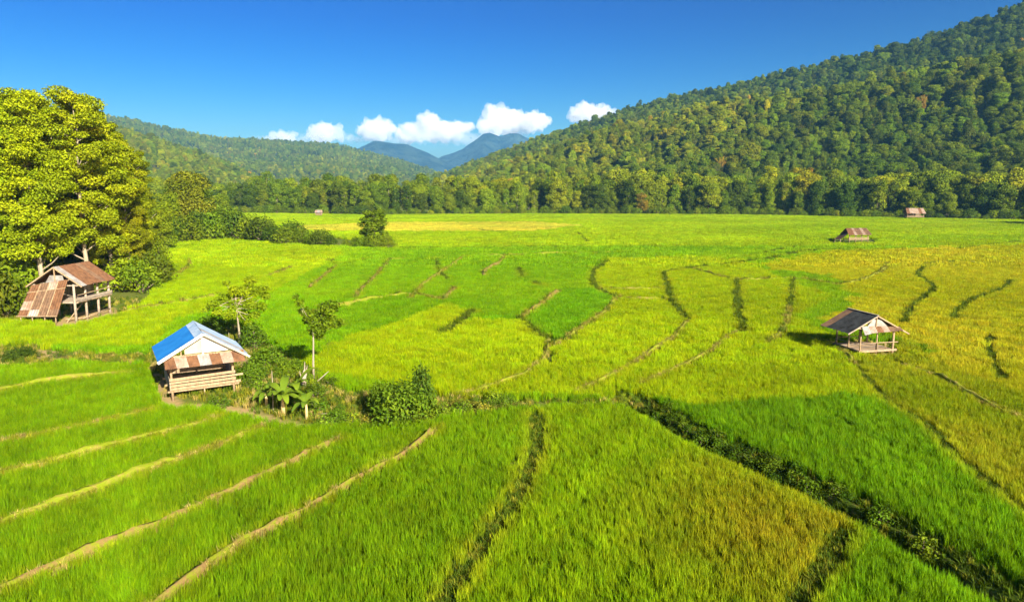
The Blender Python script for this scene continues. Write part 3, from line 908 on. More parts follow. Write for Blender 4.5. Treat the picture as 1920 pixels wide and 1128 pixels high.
plank(h, (-.05, gb - .05, 2.75), (-.05, gb - .05, 3.9), .08, .06, 'white', 'king_post')
for a in (-1.55, -1.25): plank(h, (a, gb, 2.8), (a, gb, 3.1 + .25 * (a + 1.55)), .06, .05, 'wood', 'strut')
aw = MB(); aw.beam((-2.15, gb - .02, 2.70), (2.2, gb - .02, 2.66), .06, .06); aw = aw.build("awning", M['wood'], h)
am = ['rust', 'rustgrey', 'rust', 'galv', 'rust', 'rustgrey', 'rust']
for i, mm in enumerate(am):
    a0, a1 = -2.2 + 4.45 * i / 7, -2.2 + 4.45 * (i + 1) / 7 + .02
    zb, zt = 2.17 - .02 * i / 7, 2.80 - .05 * i / 7
    sheet((a0, -.22, zb), (a1, -.22, zb), (a1 - .1 * (i < 6), gb - .03, zt), (a0 - .1 * (i > 0), gb - .03, zt), 4, .02, M[mm], aw, 'awning_sheet', .01 * (i % 2))
PX, PY = (-1.84, 1.66), (.72, 4.3)
for a in PX:
    for b_ in PY: pole(h, (a, b_, -.15), (a, b_, 2.72), .075)
pole(h, (-.05, .78, -.15), (-.05, .78, .62), .05)
pole(h, (-.05, 4.3, -.15), (-.05, 4.3, 2.7), .06)
for b_ in (.74, 2.5, 4.28): plank(h, (PX[0] - .25, b_, .56), (PX[1] + .3, b_, .56), .09, .10, 'wood', 'floor_beam')
for i in range(12):
    b_ = .84 + i * .30
    plank(h, (PX[0] - .1, b_, .66 + random.uniform(0, .012)), (PX[1] + .12, b_, .66 + random.uniform(0, .012)), .275, .035, 'wood', 'floor_plank')
for k, z in enumerate((.74, .93, 1.12, 1.32)):
    plank(h, (PX[0] - .14, .60 - .012 * k, z), (PX[1] + (.4, .12, .55, .1)[k], .60 - .012 * k, z + .02 * k), .04, (.15, .155, .12, .16)[k], 'wood', 'rail_plank')
    plank(h, (PX[0] - .11, .5, z - .02), (PX[0] - .11, 4.4, z - .02), .04, .13, 'greywood', 'rail_plank')
    plank(h, (PX[1] + .11, .9, z - .02), (PX[1] + .11, 4.4, z - .02), .04, .13, 'greywood', 'rail_plank')
for k in range(5):
    plank(h, (PX[0] - .12, 4.42, .82 + k * .185), (PX[1] + .12, 4.42, .82 + k * .185), .03, .172, 'wood' if k < 3 else 'greywood', 'wall_plank')

# --- rusty barn at the left
h = empty("field_barn", (-44.215, 65.526, 0), -.006)
tag(h, "tall stilted barn with orange rusted roof below the left trees", "barn")
HL, HR, LEN, ZR, ZE = 2.834, 2.609, 5.6, 5.355, 3.49
roof = MB(); roof.beam((0, .05, ZR - .1), (0, LEN - .05, ZR - .1), .1, .1); roof = roof.build("roof", M['greywood'], h)
slope(roof, (HR, 0, ZE), (HR, LEN, ZE), (0, LEN, ZR), (0, 0, ZR), ['galv', 'rust', 'rust', 'rust', 'rustdark', 'rust', 'rust'], 4, .03, .08)
slope(roof, (-HL, LEN, ZE), (-HL, 0, ZE), (0, 0, ZR + .02), (0, LEN, ZR + .02), ['rust', 'rustgrey', 'rust', 'rustdark', 'rust', 'rustgrey'], 4, .03, .08)
plank(roof, (-HL, -.04, ZE - .05), (0, -.04, ZR - .04), .06, .12, 'wood', 'barge_board')
plank(roof, (HR, -.04, ZE - .05), (0, -.045, ZR - .04), .06, .12, 'wood', 'barge_board')
for yy in (.2, 2.0, 3.8, LEN - .15):
    plank(roof, (-HL + .1, yy, ZE - .05), (0, yy, ZR - .09), .08, .09, 'darkwood', 'rafter')
    plank(roof, (HR - .1, yy, ZE - .05), (0, yy, ZR - .09), .08, .09, 'darkwood', 'rafter')
for i, b_ in enumerate((-.35, 1.35, 3.3, 5.2)):
    pole(h, (1.95, b_, -.2), (1.95, b_ + .1, 3.72), .12, 'greywood')
    pole(h, (-2.1, max(b_, .1), -.2), (-2.1, max(b_, .1), 3.7), .11, 'greywood')
    plank(h, (-2.3, max(b_, .1) + .05, 1.92), (2.2, b_ + .12, 1.92), .1, .13, 'greywood', 'floor_beam')
for b_ in (.1, 5.2): plank(h, (-2.3, b_ + .03, 3.55), (2.2, b_ + .03, 3.55), .1, .12, 'greywood', 'tie_beam')
pole(h, (1.9, .1, 3.5), (2.0, 6.6, 3.62), .06, 'wood', 'wall_plate')
for i in range(14):
    b_ = .0 + i * .4
    plank(h, (-2.25, b_, 2.02), (2.25 + random.uniform(-.06, .1), b_, 2.02), .36, .04, 'greywood', 'floor_plank')
plank(h, (2.12, -.4, 2.22), (2.12, 5.6, 2.22), .05, .26, 'greywood', 'rail_plank')
plank(h, (2.10, .0, 2.62), (2.10, 5.5, 2.72), .05, .07, 'wood', 'rail')
plank(h, (2.2, -.3, 1.95), (2.2, 5.4, 1.95), .06, .1, 'wood', 'floor_edge')
for k in range(6): plank(h, (-2.2, .15, 2.15 + k * .2), (-2.2, 5.3, 2.15 + k * .2), .03, .18, 'greywood', 'wall_plank')
for k in range(7): plank(h, (-2.2, 5.36, 2.15 + k * .2), (.4, 5.36, 2.15 + k * .2), .03, .18, 'darkwood', 'wall_plank')
poly_panel(h, [(-1.1, .08, 3.62), (.9, .08, 3.62), (.75, .08, 4.55), (-.5, .08, 4.55)], .03, 'galv', 'gable_sheet')
plank(h, (0, .05, 3.5), (0, .05, 5.2), .09, .08, 'wood', 'king_post')
pole(h, (1.0, -.5, -.1), (1.6, 1.8, 1.9), .05, 'wood', 'brace')
for p, q in (((2.0, .6, .25), (2.0, 5.3, .45)), ((.8, -.2, .28), (2.1, 1.4, .2))): pole(h, p, q, .06, 'wood', 'log')
lt = MB(); lt.beam((-2.3, -.02, 3.55), (1.4, -.02, 4.1), .08, .08); lt = lt.build("lean_to", M['wood'], h)
TL, TR_, BL, BR = Vector((-2.25, -.06, 3.55)), Vector((1.32, -.06, 4.12)), Vector((-3.0, -1.35, .78)), Vector((.75, -1.35, .78))
lm = [['rust', 'rustdark', 'rustgrey', 'rust'], ['rust', 'rustdark', 'rustdark', 'rust'], ['rustgrey', 'rustdark', 'rustdark', 'rust'], ['rust', 'galv', 'rustdark', 'rustdark']]
rows = [0, .22, .50, .78, 1.0]
for rI in range(4):
    for c in range(4):
        def q(u_, t_): return TL.lerp(TR_, u_).lerp(BL.lerp(BR, u_), t_)
        o_ = .012 * (3 - rI) + .008 * (c % 2)
        u0, u1, t0, t1 = c / 4 - .01, (c + 1) / 4 + .01, rows[rI] - .01, rows[rI + 1] + .02
        sheet(q(u0, t1), q(u1, t1), q(u1, t0), q(u0, t0), 4, .025, M[lm[rI][c]], lt, 'wall_sheet', o_)
for u_ in (.27, .52, .76):
    plank(lt, TL.lerp(TR_, u_) + Vector((0, -.09, .02)), BL.lerp(BR, u_) + Vector((0, -.09, .02)), .07, .03, 'wood', 'batten', up=(0, -.9, .4))
plank(lt, q(-.02, .22) + Vector((0, -.1, .0)), q(1.02, .22) + Vector((0, -.1, .0)), .05, .07, 'wood', 'batten')
plank(lt, q(-.02, .99) + Vector((0, -.1, .0)), q(1.02, .99) + Vector((0, -.1, .0)), .05, .07, 'wood', 'batten')
for a in (-2.8, -1.7, -.5, .55): pole(lt, (a, -1.25, -.15), (a, -1.2, .85), .05, 'wood')

# --- open hut at the right
h = empty("field_hut", (27.681, 50.879, 0), .208)
tag(h, "open wooden shelter with dark sheet roof standing among golden rice", "hut")
HL, HR, LEN, ZR, ZL, ZE = 2.45, 2.9, 3.3, 3.26, 1.98, 1.78
roof = MB(); roof.beam((0, .05, ZR - .08), (0, LEN - .05, ZR - .08), .08, .08); roof = roof.build("roof", M['greywood'], h)
slope(roof, (-HL, LEN, ZL), (-HL, 0, ZL), (0, 0, ZR), (0, LEN, ZR), ['rustdark', 'darkroof', 'darkroof', 'darkroof'], 5, .025, .07)
slope(roof, (HR, 0, ZE), (HR, LEN, ZE), (0, LEN, ZR + .02), (0, 0, ZR + .02), ['rustdark', 'darkroof', 'rustgrey', 'rustdark'], 5, .025, .07)
plank(roof, (HR, -.03, ZE - .04), (0, -.03, ZR - .03), .05, .09, 'wood', 'barge_board')
plank(roof, (-HL, -.03, ZL - .04), (0, -.033, ZR - .03), .05, .08, 'greywood', 'barge_board')
plank(roof, (0, -.06, ZR + .05), (0, LEN, ZR + .05), .16, .03, 'greywood', 'ridge_cap')
for yy in (.9, 1.8, LEN - .1):
    plank(roof, (-HL + .1, yy, ZL - .04), (0, yy, ZR - .06), .06, .07, 'darkwood', 'rafter')
    plank(roof, (HR - .1, yy, ZE - .04), (0, yy, ZR - .06), .06, .07, 'darkwood', 'rafter')
for a, b_, zt, rr, mm in ((-1.15, .2, 2.5, .06, 'wood'), (.25, .2, 2.4, .055, 'wood'), (1.62, .1, 2.35, .085, 'wood'), (-1.15, 1.5, 2.5, .06, 'wood'), (-1.2, 2.85, 2.5, .075, 'darkwood'), (.9, 2.85, 2.6, .06, 'wood'), (1.62, 2.85, 2.3, .07, 'wood')):
    pole(h, (a, b_, -.2), (a, b_, zt), rr, mm)
for b_ in (.15, 1.5, 2.85): plank(h, (-1.4, b_ + .02, .48), (1.95, b_ + .02, .48), .08, .09, 'wood', 'floor_beam')
for i in range(9):
    plank(h, (-1.3, .22 + i * .32, .56), (1.72, .22 + i * .32, .56 + random.uniform(0, .012)), .295, .035, 'wood' if i % 3 else 'greywood', 'floor_plank')
plank(h, (-1.35, .03, .52), (1.95, .03, .55), .04, .16, 'wood', 'floor_edge')
plank(h, (-1.35, .05, .56), (-1.35, 2.95, .56), .04, .13, 'wood', 'floor_edge')
pole(h, (-.9, .08, 1.14), (2.0, .02, 1.16), .035, 'wood', 'rail')
pole(h, (-1.2, .1, 1.0), (-1.25, 2.9, .98), .03, 'wood', 'rail')
pole(h, (-1.1, 2.9, 1.05), (1.7, 2.9, 1.08), .03, 'wood', 'rail')
for a in (.25, 1.0): pole(h, (a, .1, .6), (a, .1, 1.16), .03, 'wood', 'baluster')
aw = MB(); aw.beam((-1.6, .1, 2.3), (1.9, .1, 2.26), .05, .06); aw = aw.build("awning", M['wood'], h)
for i, mm in enumerate(['galv', 'rustgrey', 'rust', 'rustgrey', 'rustdark', 'rustdark']):
    a0, a1 = -1.25 + 3.3 * i / 6, -1.25 + 3.3 * (i + 1) / 6 + .02
    zb = 1.98 + .02 * i
    sheet((a0, -.35, zb - (.1 if i == 0 else 0)), (a1, -.35, zb), (a1, .07, 2.48 - .03 * i), (a0, .07, 2.48 - .03 * i), 4, .02, M[mm], aw, 'awning_sheet', .01 * (i % 2))
poly_panel(h, [(-.75, .1, 2.45), (1.0, .1, 2.40), (.35, .1, 2.95), (-.3, .1, 2.95)], .02, 'galv', 'gable_sheet')
plank(h, (0, .06, 2.3), (0, .06, 3.2), .07, .06, 'wood', 'king_post')

# --- distant huts
def far_hut(loc, rz, W, D, ze, zr, mats, label, floor=.6, lean=False):
    h = empty("field_hut", loc, rz)
    tag(h, label, "hut")
    roof = MB(); roof.beam((-W / 2, 0, zr - .1), (W / 2, 0, zr - .1), .12, .12); roof = roof.build("roof", M['darkwood'], h)
    o = D / 2 + .7
    slope(roof, (-W / 2 - .3, -o, ze), (W / 2 + .3, -o, ze), (W / 2, 0, zr), (-W / 2, 0, zr), mats, 4, .04, .1)
    slope(roof, (W / 2 + .3, o, ze), (-W / 2 - .3, o, ze), (-W / 2, 0, zr + .02), (W / 2, 0, zr + .02), mats[::-1], 4, .04, .1)
    n = 4
    for i in range(n):
        for s_ in (-1, 1):
            pole(h, (-W / 2 + .3 + (W - .6) * i / (n - 1), s_ * D / 2, -.2), (-W / 2 + .3 + (W - .6) * i / (n - 1), s_ * D / 2, ze + .35), .10, 'wood')
    for i in range(6):
        plank(h, (-W / 2 + .1, -D / 2 + (i + .5) * D / 6, floor), (W / 2 - .1, -D / 2 + (i + .5) * D / 6, floor), D / 6 - .03, .08, 'wood', 'floor_plank')
    for z in (floor + .25, floor + .55): plank(h, (-W / 2 + .1, -D / 2 - .1, z), (W / 2 - .1, -D / 2 - .1, z), .05, .14, 'wood', 'rail_plank')
    if lean:
        sheet((-W / 2 - 2.2, -1.6, .6), (-W / 2 - 2.2, 1.2, .6), (-W / 2 - .1, 1.2, ze + .5), (-W / 2 - .1, -1.6, ze + .5), 5, .04, M['rustdark'], roof)
        pole(h, (-W / 2 - 2.1, -1.4, -.1), (-W / 2 - 2.0, -1.4, .8), .09)
        pole(h, (-W / 2 - 2.1, 1.1, -.1), (-W / 2 - 2.0, 1.1, .8), .09)
    else:
        for i in range(5): plank(h, (-W / 2 + .1, D / 2 + .1, floor + .2 + i * .3), (W / 2 - .1, D / 2 + .1, floor + .2 + i * .3), .05, .27, 'darkwood', 'wall_plank')
    return h
x, y = G(1609, 455)
far_hut((x, y + 1.5, .15), .08, 5.4, 2.8, 1.75, 3.4, ['rust', 'rust', 'rustgrey', 'rustdark', 'rustdark', 'rustgrey', 'rustdark', 'rustdark'], "small hut with striped rusty roof alone in the far green field", lean=True)
x, y = G(1708, 411)
far_hut((x, y - 2, .25), -.1, 7.6, 3.6, 2.5, 4.9, ['rust', 'rustgrey', 'rustgrey', 'rustgrey', 'rust', 'rustgrey'], "hut with pale rusty roof at the edge of the wood on the right", floor=.9)
x, y = G(596, 406)
far_hut((x, y + 2, 0), .2, 3.4, 2.4, 1.9, 3.3, ['rustgrey', 'galv', 'rustgrey'], "tiny pale hut at the edge of the wood left of centre", floor=.8)

# ------------------------------------------------------------------ plants round the blue hut
def free_tree(name, base, trunk, trunk_r, clumps, tint, per, leaf, label, bark='bark', limbs=True, asp=.5):
    r = np.random.default_rng(len(clumps) + int(abs(base[0]) * 10))
    o = empty(name, (base[0], base[1], 0))
    mb = MB(); mb.tube(trunk, np.linspace(trunk_r, trunk_r * .45, len(trunk)), 7)
    if limbs:
        top = trunk[-1]
        for i, c in enumerate(clumps):
            f_ = .45 + .55 * ((i * .618) % 1.0); a_, b_ = np.array(trunk[-2]), np.array(trunk[-1]); k = tuple(a_ + (b_ - a_) * f_)
            mid_ = tuple((np.array(k) + np.array(c[:3])) / 2 + np.array([0, 0, -.12]))
            mb.tube([k, mid_, c[:3]], [trunk_r * .3, trunk_r * .2, trunk_r * .07], 5, cap=False)
    mb.build("trunk", M[bark], o, True)
    Q, S = crown_data(r, clumps, per, leaf, asp, .25, .3, .8)
    c = link("crown", crown_mesh("crown", Q, S, M['leaf']), o)
    c.color = (*tint, 1)
    return tag(o, label, "tree")
def rel(base, depth_y, pts):
    """clumps given by bearing/row at the depth of the plant -> local metres"""
    out = []
    for i, (px, py, s) in enumerate(pts):
        dy = random.uniform(-.6, .6)
        Yc = base[1] + dy
        z = HH(Yc, py)
        xx = (px - 960) / FPX * (Yc * CP + (CAMH - z) * SP)
        out.append((xx - base[0], dy, z, s, s * 1.0, s * .75))
    return out
b0 = G(588, 712)
cl = rel(b0, b0[1], [(555,556,.22),(562,568,.30),(570,583,.38),(580,592,.42),(590,605,.5),(603,592,.5),(614,580,.45),(622,570,.4),(628,578,.3),(605,575,.35),(598,618,.5),(612,608,.45),(630,606,.42),(640,604,.3),(588,622,.35),(600,630,.35),(575,600,.3),(622,596,.35)])
free_tree("slender_tree", b0, [(0, 0, -.2), (.03, 0, 1.2), (.1, 0, 2.5), (.12, .05, 4.2)], .085, cl, (.13, .20, .008), 1400, .19, "slender young tree with pale bare trunk right of the blue hut")
b1 = G(449, 645)
cl = rel(b1, b1[1], [(425,530,.3),(440,545,.5),(470,525,.5),(485,545,.5),(460,545,.6),(498,555,.4),(420,560,.55),(400,570,.45),(440,570,.65),(470,570,.6),(490,575,.45),(455,590,.6),(430,590,.5),(478,590,.4),(408,585,.4),(450,558,.5),(385,580,.3),(500,540,.3),(465,605,.35)])
free_tree("leafy_tree", b1, [(0, 0, -.2), (.05, 0, 1.0), (0, 0, 1.8), (-.1, .05, 4.0)], .11, cl, (.20, .28, .007), 2000, .20, "airy yellow green tree behind the blue hut, forked pale trunk")

# shrubs (individuals) near the hut and along the cross bank
def near_shrub(px, py, key, s, tint, label, group=None):
    x, y = G(px, py)
    return place("shrub", key, (x, y, 0), s, tint, label, "shrub", group, parts=('stems', 'leaves'))
near_shrub(752, 790, 'shrub1', (.92, .75, .82), (.11, .185, .010), "large round green shrub at the head of the near plots")
near_shrub(790, 772, 'shrub2', (.46, .46, .95), (.075, .135, .012), "upright dark shrub behind the right side of the large round one")
near_shrub(716, 770, 'shrub0', (.42, .42, .68), (.125, .20, .010), "small upright shrub on the left flank of the large round one")
near_shrub(478, 655, 'shrub2', (.75, .7, .72), (.085, .155, .010), "dark leafy shrub just right of the blue roof")
near_shrub(500, 690, 'shrub0', (.62, .62, .62), (.11, .19, .010), "green shrub between the blue hut and the slender tree")
near_shrub(398, 625, 'shrub1', (.7, .6, .6), (.085, .155, .010), "dark shrub behind the blue roof's ridge")
near_shrub(470, 715, 'shrub1', (.48, .48, .45), (.11, .19, .010), "low shrub against the right side of the blue hut")
near_shrub(545, 700, 'shrub1', (.52, .5, .40), (.13, .21, .010), "low spreading shrub behind the banana plants")
near_shrub(408, 765, 'bush2', .85, (.09, .16, .012), "weedy bush under the front right of the blue hut")
near_shrub(38, 672, 'shrub1', (.55, .5, .32), (.06, .105, .012), "dark low bush on the left terrace edge below the barn")
near_shrub(618, 655, 'bush0', .6, (.12, .11, .03), "tiny brownish bush alone in the rice right of the slender tree")
near_shrub(870, 604, 'bush1', .9, (.08, .11, .012), "small dark bush on the bank below the bright rice tongue")
grp = "bushes along the weedy cross bank"
for i in range(58):
    t = i / 58
    px = 610 + 600 * t + random.uniform(-12, 12)
    py = np.interp(px, [610, 700, 800, 850, 950, 1210], [792, 792, 782, 770, 764, 760]) + random.uniform(-10, 10)
    s = random.uniform(.45, 1.0) * (1.0 if px < 950 else .55)
    near_shrub(px, py, 'bush%d' % (i % 3), s, jt(random.choice([(.14, .21, .012), (.10, .18, .01), (.18, .18, .02), (.15, .22, .01)])), "low leafy bush on the weedy cross bank, " + ("left of the large round shrub" if px < 700 else "at the large round shrub" if px < 830 else "right of the large round shrub" if px < 1000 else "at the bank's bare right end"), grp)
grp = "bushes in the thicket right of the blue hut"
for i in range(26):
    px, py = random.uniform(462, 640), random.uniform(690, 795)
    if py > 720 + (px - 440) * .45: py = 720 + (px - 440) * .3
    near_shrub(px, py, 'bush%d' % (i % 3), random.uniform(.6, 1.1), jt(random.choice([(.12, .20, .01), (.15, .23, .01), (.09, .16, .01)])), "low green bush in the thicket, " + ("against the blue hut's right side" if px < 500 else "behind the banana plants" if py < 745 and px < 570 else "at the slender tree's foot" if py < 745 else "among the banana plants" if px < 590 else "between banana plants and large round shrub"), grp)
grp = "weeds beside the ditch"
for i in range(90):
    k = random.randrange(6, len(DITCH) - 8)
    side = random.choice([-.2, .15, .55, .9, 1.25])
    p = DITCH[k] + np.array([-dd[k, 1], dd[k, 0]]) * (side + random.uniform(-.15, .15))
    z = float(ground_z([p[0]], [p[1]])[0])
    place("bush", 'bush%d' % (i % 3), (p[0], p[1], z + (.12 if .4 < side < 1 else -.03)), random.uniform(.3, .8), jt(random.choice([(.055, .11, .006), (.08, .15, .006), (.11, .18, .008)])),
          "weedy bush by the dark ditch, " + ("at its far end" if k < len(DITCH) * .3 else "along its middle stretch" if k < len(DITCH) * .62 else "near the lower right corner") + (", on the bank" if side > .4 else ", down in the channel"), "bush", grp, parts=('stems', 'leaves'))
grp = "weeds on the left terrace edge"
for i in range(22):
    px = random.uniform(80, 285); py = random.uniform(668, 686)
    near_shrub(px, py, 'bush%d' % (i % 3), random.uniform(.35, .65), jt(random.choice([(.12, .15, .012), (.09, .14, .01), (.17, .16, .02)])), "small weedy bush on the terrace edge, " + ("nearer the barn" if px < 180 else "nearer the blue hut"), grp)

# banana plants
def banana(px, py, s, seed, n, label):
    r = np.random.default_rng(seed)
    x, y = G(px, py)
    o = empty("banana_plant", (x, y, 0), r.uniform(0, 6))
    mb = MB(); mb.tube([(0, 0, -.1), (.02, 0, .5 * s), (0, .02, 1.0 * s)], [.11 * s, .09 * s, .06 * s], 8)
    mb.build("stem", M['straw'], o, True)
    for k in range(n):
        a = k * 2.399 + r.uniform(-.3, .3)
        L = s * r.uniform(.8, 1.45); wd = s * r.uniform(.15, .23); rise = r.uniform(.55, 1.5)
        d = np.array([math.cos(a), math.sin(a), 0]); sd = np.array([-d[1], d[0], 0])
        V, F = [], []
        ns = 9
        for j in range(ns + 1):
            t = j / ns
            c = np.array([0, 0, .9 * s]) + d * L * (.15 * t + .75 * t ** 1.3) + np.array([0, 0, L * (rise * t * 1.0 - .85 * t ** 2.4)])
            w = wd * (0.12 if t < .12 else math.sin(math.pi * min(1, (t - .08) / .95)) ** .55 + .03)
            w *= 1 + r.normal(0, .06)
            V += [c + sd * w + np.array([0, 0, .10 * w]), c - np.array([0, 0, .12 * w]), c - sd * w + np.array([0, 0, .10 * w])]
        for j in range(ns):
            q = j * 3
            F += [(q, q + 1, q + 4, q + 3), (q + 1, q + 2, q + 5, q + 4)]
        me = raw_mesh("banana_leaf", np.array(V), np.array(F), [M['leaf']], {"shade": np.full(len(V), np.clip(r.normal(.55, .15), 0, 1))}, smooth=True)
        lf = link("leaf", me, o); lf.color = (.115, .19, .014, 1)
    return tag(o, label, "banana plant")
banana(532, 778, 1.15, 1, 12, "broad-leaved banana plant nearest the field edge, right of the blue hut")
banana(500, 762, .9, 2, 8, "smaller banana plant closest to the blue hut's right corner")
banana(556, 765, 1.2, 5, 11, "banana plant with one upright pale leaf beside the dead stump")
banana(575, 785, .85, 4, 7, "low banana plant at the right end of the banana row")

# dead stump, thin stakes and fallen sticks
x, y = G(570, 728)
st = empty("dead_stump", (x, y, 0)); tag(st, "split pale dead stump beside the slender tree", "stump")
mb = MB(); mb.tube([(0, 0, -.1), (.02, 0, .5), (.05, 0, 1.0), (.12, 0, 1.35)], [.2, .17, .12, .03], 8); mb.build("trunk", M['greywood'], st, True)
for q in ((.28, 0, 1.55), (-.25, .05, 1.15), (.1, .1, 1.75)):
    mb = MB(); mb.tube([(0, 0, .4), (q[0] * .6, q[1], q[2] * .6), q], [.09, .06, .015], 6); mb.build("splinter", M['greywood'], st, True)
def stick(px0, py0, z0, L, az, el, r_, label, name="dead_branch", m_='bark'):
    x, y = G(px0, py0)
    d = Vector((math.cos(az) * math.cos(el), math.sin(az) * math.cos(el), math.sin(el))) * L
    mb = MB(); mb.tube([(0, 0, z0), tuple(d * .5 + Vector((.03, 0, z0 + .03))), tuple(d + Vector((0, 0, z0)))], [r_, r_ * .8, r_ * .4], 6)
    o = mb.build(name, M[m_], None, True); o.location = (x, y, 0)
    return tag(o, label, "branch")
stick(512, 768, 0, 2.3, 1.6, 1.5, .05, "thin upright dead pole among the banana plants", "dead_pole")
stick(590, 722, .1, 1.2, .3, .7, .04, "leaning dead branch right of the slender tree's foot")
stick(650, 728, .12, 1.1, -.2, .12, .05, "pale fallen branch lying left of the large shrub")
stick(595, 782, .2, 1.6, -.3, .1, .035, "thin fallen stick at the thicket's front edge")
stick(432, 690, 0, 2.6, 1.4, 1.54, .03, "thin vertical stake behind the right eave of the blue hut", "stake")

# ------------------------------------------------------------------ rice
def blades(r, n, spread, hgt, wid, bend, tips):
    V, F, S = [], [], []
    for k in range(n):
        a = r.uniform(0, 6.283); q = spread * math.sqrt(r.random())
        p = np.array([q * math.cos(a), q * math.sin(a), 0.0])
        da = r.uniform(0, 6.283); d = np.array([math.cos(da), math.sin(da), 0])
        sd = np.array([-d[1], d[0], 0]) * wid * r.uniform(.7, 1.3)
        H_ = hgt * r.uniform(.72, 1.12); bd = bend * r.uniform(.3, 1.4) * H_
        m1 = p + d * bd * .25 + np.array([0, 0, H_ * .6])
        tp = p + d * bd + np.array([0, 0, H_ * (1 - .12 * bd / H_)])
        b = len(V)
        V += [p - sd * .6, p + sd * .6, m1 + sd, m1 - sd, tp - sd * tips, tp + sd * tips]
        F += [(b, b + 1, b + 2, b + 3), (b + 3, b + 2, b + 5, b + 4)]
        s0 = np.clip(r.normal(.5, .17), 0, 1)
        S += [s0] * 6
    return raw_mesh("rice_blades", np.array(V), np.array(F), [M['rice']], {"shade": S})
rr = np.random.default_rng(77)
RICE0 = proto_collection("rice_tuft", [blades(rr, 58, .18, .54, .0085, .28, .12) for _ in range(5)])
RICE1 = proto_collection("rice_patch", [blades(rr, 120, .42, .56, .016, .28, .2) for _ in range(4)])
RICE2 = proto_collection("rice_stand", [blades(rr, 130, 1.15, .68, .055, .3, .3) for _ in range(4)])

ZONES = [  # name, polygon, colour, extra, label
 ('deep', [(893,600),(975,596),(1047,549),(1112,545),(1157,562),(1133,590),(1065,640),(1030,645),(1000,622),(984,606),(900,606)], (.125,.275,.002), "deepest green plot at the centre, enclosed by a hooked bank"),
 ('near', [(-900,1800),(-900,690),(280,688),(310,770),(500,800),(840,790),(1000,778),(1010,815),(985,900),(925,1005),(840,1130),(760,1500),(760,1800)], (.150,.262,.002), "bright green young rice in the narrow plots at the lower left"),
 ('gh', [(1003,775),(1190,758),(1300,820),(1400,865),(1520,920),(1620,980),(1560,1050),(1500,1135),(1400,1500),(760,1500),(840,1130),(925,1005),(985,900),(1010,815)], (.190,.300,.002), "green rice turning olive in the middle plot of the foreground"),
 ('right', [(1190,745),(1300,770),(1560,750),(1660,757),(1750,818),(1823,892),(1900,955),(2300,1200),(2300,1700),(1400,1500),(1560,1050),(1620,980),(1400,865)], (.130,.262,.002), "deep green rice beyond the dark ditch at the lower right"),
 ('olive', [(1660,757),(1603,690),(1690,640),(1760,690),(1900,742),(2600,778),(2600,1200),(2300,1200),(1900,955),(1823,892),(1750,818)], (.215,.280,.003), "yellowish olive rice at the right edge of the foreground"),
 ('lime', [(560,700),(620,650),(740,612),(840,572),(880,590),(872,605),(980,598),(1030,645),(1065,640),(1160,560),(1115,540),(1115,505),(1150,490),(1290,485),(1400,490),(1450,520),(1560,560),(1500,600),(1560,640),(1700,690),(1680,757),(1560,752),(1300,772),(1190,750),(840,750),(700,722)], (.262,.345,.002), "pale lime green rice in the plots across the middle"),
 ('gold', [(1430,500),(1560,475),(1950,462),(2600,470),(2600,780),(1900,745),(1760,695),(1690,640),(1540,610),(1620,560),(1560,520),(1440,510)], (.310,.330,.004), "ripening golden rice round the open shelter on the right"),
 ('tan', [(540,427),(720,419),(1000,418),(1090,425),(1000,436),(730,436),(560,434)], (.40,.38,.035), "pale tan strip of ripe rice across the far field"),
 ('left', [(-900,660),(-900,604),(220,590),(300,540),(300,452),(620,462),(640,480),(500,560),(330,605),(290,655),(0,655)], (.225,.325,.002), "light green rice on the terraces between barn and hedge"),
 ('far', [(-900,467),(2800,467),(2800,390),(-900,390)], (.228,.338,.002), "bright green rice of the far fields before the wood"),
 ('mid', None, (.150,.290,.002), "fresh green rice in the central plots"),
]
zpoly = [(n, GA(p) if p else None, np.array(c) * np.array([.98, 1.03, 1]), l) for n, p, c, l in ZONES]
